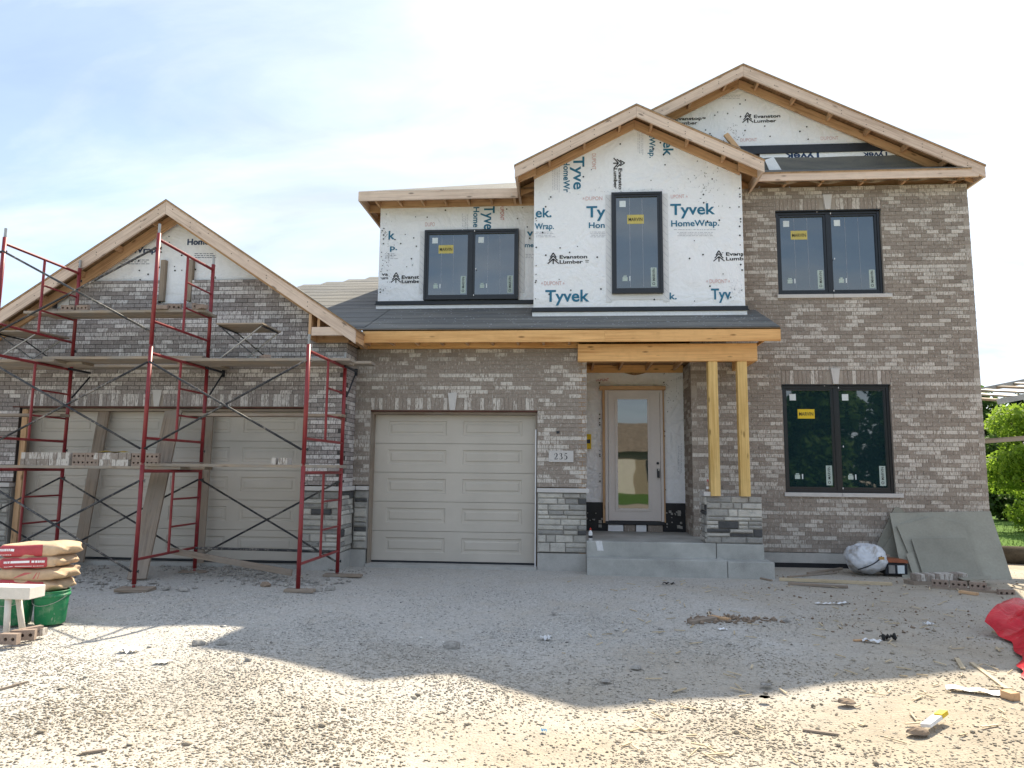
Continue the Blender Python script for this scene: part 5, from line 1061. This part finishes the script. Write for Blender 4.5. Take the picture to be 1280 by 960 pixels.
# paper scraps
def crumple(u, v, w, l, rz, mat, label, cat='litter', name='litter_scrap', h=.02, seed=0):
    p = at(u, v, Z=0); R = random.Random(seed+int(u)); ph = [R.uniform(0, 6) for _ in range(4)]; c, s = math.cos(rz), math.sin(rz); g = gz(p.x, p.y)+.014
    def F(a, b): x = (a-.5)*w; y = (b-.5)*l; return Vector((p.x+x*c-y*s, p.y+x*s+y*c, g+h*(.5+.5*math.sin(a*7+ph[0])*math.cos(b*6+ph[1]))+.4*h*math.sin(a*17+ph[2])))
    mb = MB(); mb.grid(F, 12, 8); return thing1(mb, name, mat, label, cat)
M_PAP = plain('white_litter', (.72, .73, .74), .6, .3, var=.1, scale=20); M_BLKL = plain('black_litter', (.02, .02, .02), .6, .3); 
for (u, v, w, l, r_, m_, h, lab) in ((683, 798, .10, .09, .3, M_PAP, .03, 'white paper scrap in the shaded gravel'), (1090, 809, .16, .07, -.2, M_PAP, .02, 'white and blue wrapper in the dirt at the right'), (1111, 803, .13, .10, 0, M_BLKL, .04, 'black glove-like rag in the dirt'), (162, 811, .16, .12, 0, M_WRAP, .035, 'pale crumpled plastic in the sunlit gravel'), (836, 733, .17, .06, 0, M_BLKL, .02, 'black scrap in front of the steps'),
    (203, 829, .13, .08, 0, M_PAP, .012, 'flat pale stone-like scrap in the left gravel'), (680, 916, .035, .03, 0, plain('blue_litter', (.1, .3, .5), .5), .01, 'tiny blue plastic scrap in the near gravel'), (393, 711, .10, .08, .4, M_PAP, .03, 'white scrap beside the garage corner'), (1052, 752, .22, .05, .3, M_PAP, .015, 'pale torn strip on the dirt before the wing'), (1160, 778, .10, .06, .3, M_PAP, .02, 'pale chip in the dirt right of centre'),
    (1225, 866, .42, .10, -.35, M_WRAP, .02, 'clear plastic strip beside the long lath'), (1029, 752, .2, .05, .1, M_PAP, .015, 'tan paper strip before the wing'), (903, 789, .09, .05, .1, M_WRAP, .01, 'pale blue-white chip in the debris patch')): crumple(u, v, w, l, r_, m_, lab, h=h)
mb = MB(); a = at(1157, 907, Z=.03); b = at(1176, 893, Z=.05); mb.board(a, b, .06, .02, (1, 0, .2)); o = thing1(mb, 'trowel_scrap', M_PAP, 'white strip with a yellow tip lying in the sunlit dirt', 'litter'); m = MB(); m.board(at(1173, 895, Z=.052), at(1180, 890, Z=.062), .05, .025, (1, 0, .2)); m.build('yellow_tip', M_STKY, o)
mb = MB(); mb.prism([at(1262, 750, Z=.08), at(1290, 748, Z=.1), at(1300, 757, Z=.1), at(1272, 760, Z=.09)], (0, 0, -.02)); thing1(mb, 'board_offcut', M_LIME, 'pale grey board corner above the red tarp', 'board')
# bottles
def bottle(x, y, z, r, h, cols, label):
    t = empty('bottle', (x, y, z), label, 'bottle'); mb = MB(); mb.lathe((x, y, z), [(0, 0), (r, 0), (r, h*.62), (r*.4, h*.78), (r*.4, h*.82)], 12); mb.build('bottle_body', cols[0], t, smooth=True); mb = MB(); mb.lathe((x, y, z+h*.8), [(r*.5, 0), (r*.5, h*.1), (r*.15, h*.2), (0, h*.2)], 10); mb.build('nozzle', cols[1], t, smooth=True)
    mb = MB(); mb.lathe((x, y, z+h*.2), [(r*1.02, 0), (r*1.02, h*.2)], 12); mb.build('label_band', cols[2], t, smooth=True)
bottle(.33, 11.33, .472, .032, .20, (M_PAP, plain('red_cap', (.4, .03, .02), .5), M_BLACK), 'small white bottle with a red nozzle on the porch step'); bottle(2.145, 11.34, 1.251, .027, .19, (plain('clear_brownish', (.35, .27, .22), .3, .6), M_PRED, M_PAP), 'little bottle standing on the stone pier cap beside the post')
mb = MB(); mb.grid(lambda u, v: Vector((.40+.10*u+.03*(1-v), 11.238-.004*math.sin(u*9), .33+.15*v)), 6, 6); thing1(mb, 'paper_scrap', M_PAP, 'whitish splash of paper stuck on the upper porch step', 'paper')
# red tarp
mt_ = NM('red_plastic_tarp'); _p = mt_.pos(); _a = mt_.noise(_p, 6, 5, .6, 1.2); mt_.col(mt_.ramp(_a, [(.3, (.44, .004, .014)), (.7, (.66, .014, .035))])); mt_.bump(_a, .6, .03); M_TARP = mt_.done(.34, .3)
def tarp():
    # a draped sheet: left hem follows the folds down to the ground, right side runs on past the frame over a low pile
    hem = [(4.50, 8.0, .24), (4.28, 7.72, .26), (4.05, 7.5, .13), (4.07, 7.40, .04), (4.10, 7.31, .02), (4.03, 7.1, .03), (3.91, 6.8, .02), (3.80, 6.55, .03), (3.64, 6.32, .02), (3.56, 6.15, .03), (3.49, 6.03, .02), (3.44, 5.88, .02)]
    def F(u, v):
        k = v*(len(hem)-1); i = min(int(k), len(hem)-2); p = Vector(hem[i]).lerp(Vector(hem[i+1]), k-i); far = Vector((6.3, 8.2-1.7*v, .16)); q = p.lerp(far, u)
        hump = (.04+.09*math.sin(v*3.1))*math.sin(min(1, u*4)*math.pi/2); fold = abs(math.sin(v*11+u*5)); q.z = p.z*(1-u)+hump+.05*(1-fold)*min(1, u*9)+.022*math.sin(u*27+v*9)*min(1, u*8)+.012*math.sin(v*47+u*19)*min(1, u*8); q.x += .02*math.sin(v*31); q.z = max(q.z, gz(q.x, q.y)+.012)
        return q
    mb = MB(); mb.grid(F, 60, 60); thing1(mb, 'red_tarp', M_TARP, 'glossy red plastic tarp crumpled at the right edge of the yard', 'tarp', smooth=True)
tarp()
# ------------------------------------------------------------ mason scaffold seen past the right corner
t = empty('side_scaffold', (7.5, 13.2, 0), 'second scaffold with an aluminium walk-board past the right corner of the house', 'scaffold')
for x in (7.25, 9.4):
    for y in (12.9, 14.0): mb = MB(); mb.tube((x+2.1, y, 0), (x+2.1, y, 3.4), .025, 8); mb.build('leg', M_STEEL, t)
A = [Vector(q) for q in ((7.0, 12.2, 2.74), (7.0, 13.9, 2.98), (9.4, 13.4, 3.48), (9.4, 11.7, 3.24))]
for (a, b) in ((A[0], A[3]), (A[1], A[2])): mb = MB(); mb.board(a, b, .09, .03, (0, 0, 1)); mb.build('side_rail', M_STEEL, t)
for k in range(9): f = (k+.4)/9.; mb = MB(); mb.board(A[0].lerp(A[3], f), A[1].lerp(A[2], f), .08, .035, (1, 0, .16)); mb.build('rung', W_PLANK if k % 3 == 0 else M_STEEL, t)
mb = MB(); mb.board((7.0, 12.9, 2.1), (9.4, 12.7, 2.30), .05, .24, (0, 0, 1)); thing1(mb, 'scaffold_plank', W_PLANK, 'plank of the side scaffold past the right corner of the house, front one', 'plank'); mb = MB(); mb.board((7.0, 13.2, 2.13), (9.4, 13.0, 2.33), .05, .24, (0, 0, 1)); thing1(mb, 'scaffold_plank', W_PLANK, 'plank of the side scaffold past the right corner of the house, rear one', 'plank')
for k, y in enumerate((12.9, 14.0)): mb = MB(); mb.tube((8.45, y, 2.14), (10.6, y, 2.30), .02, 8); mb.build('cross_tube', M_STEEL, t)
mb = MB(); mb.box(8.3, 10.5, 12.95, 13.95, -.0, .03); 
# lawn and trees on the right
def flat(name, x0, x1, y0, y1, z, mat, n=1, kind='structure'):
    mb = MB(); mb.grid(lambda u, v: Vector((x0+(x1-x0)*u, y0+(y1-y0)*v, z)), n, n); return mb.build(name, mat, None, kind=kind)
mgx = NM('lawn_grass'); _p = mgx.pos(); mgx.col(mgx.ramp(mgx.noise(_p, 1.8, 6, .7), [(.3, (.055, .11, .018)), (.55, (.095, .18, .03)), (.75, (.15, .23, .055))])); mgx.bump(mgx.noise(_p, 60, 3), .8, .03); M_LAWN = mgx.done(.9, .1)
flat('lawn', 7.6, 120, 14.6, 90, .012, M_LAWN); flat('front_lawn', -90, 90, -60, -7, .012, M_LAWN)
def blades():
    mb = MB(); R = random.Random(8)
    for _ in range(5000):
        y = 14.4+R.random()**1.5*9; x = R.uniform(7.8, 15); h = R.uniform(.04, .11); a = R.uniform(0, 3.1); w = .008; dx, dy = w*math.cos(a), w*math.sin(a); mb.add([(x-dx, y-dy, 0), (x+dx, y+dy, 0), (x+R.uniform(-.03, .03), y+R.uniform(-.03, .03), h)], [(0, 1, 2)])
    o = mb.build('grass', M_LAWN, None, kind='stuff'); o['label'] = 'grass blades of the side lawn'
blades()
mb = MB(); mb.tube((7.4, 13.6, .14), (10.5, 12.9, .14), .16, 12); thing1(mb, 'silt_sock', plain('dark_filter_sock', (.10, .085, .065), .95, .1, var=.3, scale=6, bump=.6), 'dark filter sock lying along the lawn edge at the right', 'filter sock', smooth=True)
def leafmat(name, c, c2):
    m = NM(name); t_ = m.attr('tone'); m.col(m.mix(t_, c, c2)); 
    m.b.inputs['Transmission Weight'].default_value = 0; 
    tr = m.node('ShaderNodeBsdfTranslucent'); m.l.new(m.mix(t_, mul(c, 1.3), mul(c2, 1.5)), tr.inputs[0]); ms = m.node('ShaderNodeMixShader', Fac=.5); o = m.n['Material Output']
    m.l.new(m.b.outputs[0], ms.inputs[1]); m.l.new(tr.outputs[0], ms.inputs[2]); m.l.new(ms.outputs[0], o.inputs[0]); return m.done(.6, .25)
L_BR = leafmat('bright_leaves', (.11, .19, .02), (.30, .42, .05)); L_MID = leafmat('mid_leaves', (.035, .075, .015), (.08, .14, .03)); L_DK = leafmat('evergreen_needles', (.010, .026, .012), (.028, .055, .025))
M_BARK = plain('bark', (.10, .08, .06), .95, .1, var=.3, scale=8, bump=.8)
def leafcloud(cl, n, size, seed, droop=0.):
    g = np.random.default_rng(seed); c = np.array([q[:3] for q in cl]); r = np.array([q[3] for q in cl]); w = r**2/np.sum(r**2); idx = g.choice(len(cl), n, p=w)
    d = g.normal(size=(n, 3)); d /= np.linalg.norm(d, axis=1)[:, None]; rr = r[idx]*(.55+.5*g.random(n)**.6); P = c[idx]+d*rr[:, None]*np.array([1, 1, .82])
    nrm = d*.6+g.normal(size=(n, 3))*.7; nrm[:, 2] += .3; nrm /= np.linalg.norm(nrm, axis=1)[:, None]; ref = g.normal(size=(n, 3)); a = np.cross(nrm, ref); a /= np.linalg.norm(a, axis=1)[:, None]; b = np.cross(nrm, a); s = size*g.uniform(.6, 1.4, n)[:, None]
    V = np.stack([P-a*s, P-b*s*.5, P+a*s, P+b*s*.5], 1).reshape(-1, 3); F = np.arange(4*n).reshape(n, 4); return V, F, np.clip(g.random(n)*.8+.2*(d[:, 2]), 0, 1)
def cloudobj(name, V, F, T, mat, parent):
    org = V.mean(0); me = bpy.data.meshes.new(name); me.vertices.add(len(V)); me.vertices.foreach_set('co', (V-org).astype('f').ravel()); me.loops.add(F.size); me.loops.foreach_set('vertex_index', F.astype('i').ravel()); me.polygons.add(len(F)); me.polygons.foreach_set('loop_start', np.arange(0, F.size, F.shape[1], dtype='i'))
    t_ = me.attributes.new('tone', 'FLOAT', 'FACE'); t_.data.foreach_set('value', T.astype('f')); me.materials.append(mat); me.update(calc_edges=True); o = bpy.data.objects.new(name, me); link(o, tuple(org), parent); return o
def tree(x, y, h, w, mat, label, seed, n=9000, size=.11, kind='tree', low=.12, group=None):
    R = random.Random(seed); t_ = empty(kind, (x, y, 0), label, 'tree' if kind != 'shrub' else 'shrub', group); mb = MB(); mb.tube((x, y, -.1), (x+.1, y, h*.55), w*.045+.04, 10, w*.02+.02); 
    cl = []
    for k in range(26):
        z = h*(low+(.93-low)*R.random()); ww_ = w*.5*math.sin(math.pi*min(.97, max(.08, (z/h-low*.6)/(1.02-low*.6))))**.7; a = R.uniform(0, 6.3); q = ww_*R.uniform(.2, .85); p = (x+q*math.cos(a), y+q*math.sin(a), z, w*R.uniform(.10, .19)); cl.append(p)
        if k % 2 == 0: mb.tube((x+.03, y, z*.55), p[:3], .03+.01*w*.3, 6, .012)
    mb.build('trunk', M_BARK, t_, smooth=True); cloudobj('crown', *leafcloud(cl, n, size, seed), mat, t_)
def spruce(x, y, h, w, label, seed, n=9000, mat=None):
    g = np.random.default_rng(seed); t_ = empty('spruce_tree', (x, y, 0), label, 'tree'); mb = MB(); mb.tube((x, y, 0), (x, y, h), .16, 8, .02); mb.build('trunk', M_BARK, t_, smooth=True)
    z = h*(.06+.94*g.random(n)**1.25); lay = np.sin(z*7.5)*.5+.5; rr = w/2*(1-z/h)**.8*(.35+.65*g.random(n)**.45)*(.72+.28*lay); a = g.uniform(0, 6.28, n); rr *= 1+.22*np.sin(a*5+z*1.3); P = np.stack([x+rr*np.cos(a), y+rr*np.sin(a), z-rr*.22], 1)
    out_ = np.stack([np.cos(a), np.sin(a), -.35+g.normal(size=n)*.35], 1); out_ += g.normal(size=(n, 3))*.35; out_ /= np.linalg.norm(out_, axis=1)[:, None]; up = g.normal(size=(n, 3)); b = np.cross(out_, up); b /= np.linalg.norm(b, axis=1)[:, None]; s = g.uniform(.09, .2, n)[:, None]
    V = np.stack([P-out_*s, P-b*s*.3, P+out_*s, P+b*s*.3], 1).reshape(-1, 3); cloudobj('crown', V, np.arange(4*n).reshape(n, 4), g.random(n), mat or L_DK, t_)
tree(12.75, 20.5, 3.55, 3.3, L_BR, 'bright green leafy tree on the lawn at the right edge', 2, 8500, .075, low=.06); tree(16.0, 23.0, 4.8, 4.2, L_BR, 'bright green tree right of the first, mostly outside the photograph', 5, 9000, .10, low=.08)
tree(15.1, 26.0, 3.6, 3.0, L_MID, 'small mid-green tree behind the bright green one', 12, 6000, .10)
spruce(21.6, 36, 5.4, 4.6, 'dark spruce rising behind the bright tree', 3); spruce(25.2, 38, 6.3, 5.0, 'dark spruce farther right behind the bright tree', 4); spruce(20.4, 38, 4.6, 3.6, 'dark lower spruce beside the house corner', 6)
tree(15.4, 30, 1.6, 3.4, L_DK, 'dark low shrub under the trees beside the house corner', 9, 5000, .09, 'shrub', .02); tree(18.9, 30, 1.7, 3.6, L_DK, 'dark low shrub under the trees, farther right', 10, 5000, .09, 'shrub', .02)
for k, (x, y) in enumerate(((28, 50), (37, 48), (34, 55))): tree(x, y, 7, 8, L_MID, ('far green tree behind the spruces', 'far green tree at the right behind the spruces', 'far green tree nearest the house corner')[k], 30+k, 6000, .2)
# the other side of the street, seen only as reflections in the panes
for k, (x, y, h, w, s_) in enumerate(((13.0, -14, 6.6, 6.5, 41), (17.0, -15.5, 11, 9, 42), (27, -17, 9, 8, 43), (8.6, -22, 7, 4, 44), (-18, -22, 9, 8, 45), (-28, -20, 9, 8, 46), (33, -20, 11, 9, 47))):
    tree(x, y, h, w, L_MID, ('broad dark tree across the street facing the right wing', 'tall dark tree across the street, second from the house opposite', 'dark tree across the street at the far right', 'tree across the street beside the house opposite', 'tree across the street on the left', 'tree across the street on the far left', 'big tree across the street on the outer right')[k], s_, 9000, .24)
NX = 5.4
nb = empty('neighbour_house', (-4+NX, -24, 0), 'low brown-roofed house across the street, seen reflected in the front door', 'house')
mb = MB(); mb.box(-11+NX, 2.5+NX, -31, -24, 0, 3.0); mb.build('wall', plain('tan_siding', (.36, .30, .22), .9, .1), nb)
mb = MB(); mb.prism([(-11.6+NX, -23.5, 2.95), (-11.6+NX, -31.5, 2.95), (-11.6+NX, -27.5, 5.2)], (14.7, 0, 0)); mb.build('roof', plain('brown_shingles', (.22, .18, .14), .95, .1, var=.3, scale=4), nb)
for x in (-9.5, -6.5, 0): mb = MB(); mb.box(x+NX, x+NX+1.4, -23.99, -23.9, 1, 2.3); mb.build('window', M_FRAME, nb)
mb = MB(); mb.box(-3.6+NX, -.9+NX, -23.99, -23.9, 0, 2.3); mb.build('garage_door', M_WHT, nb)
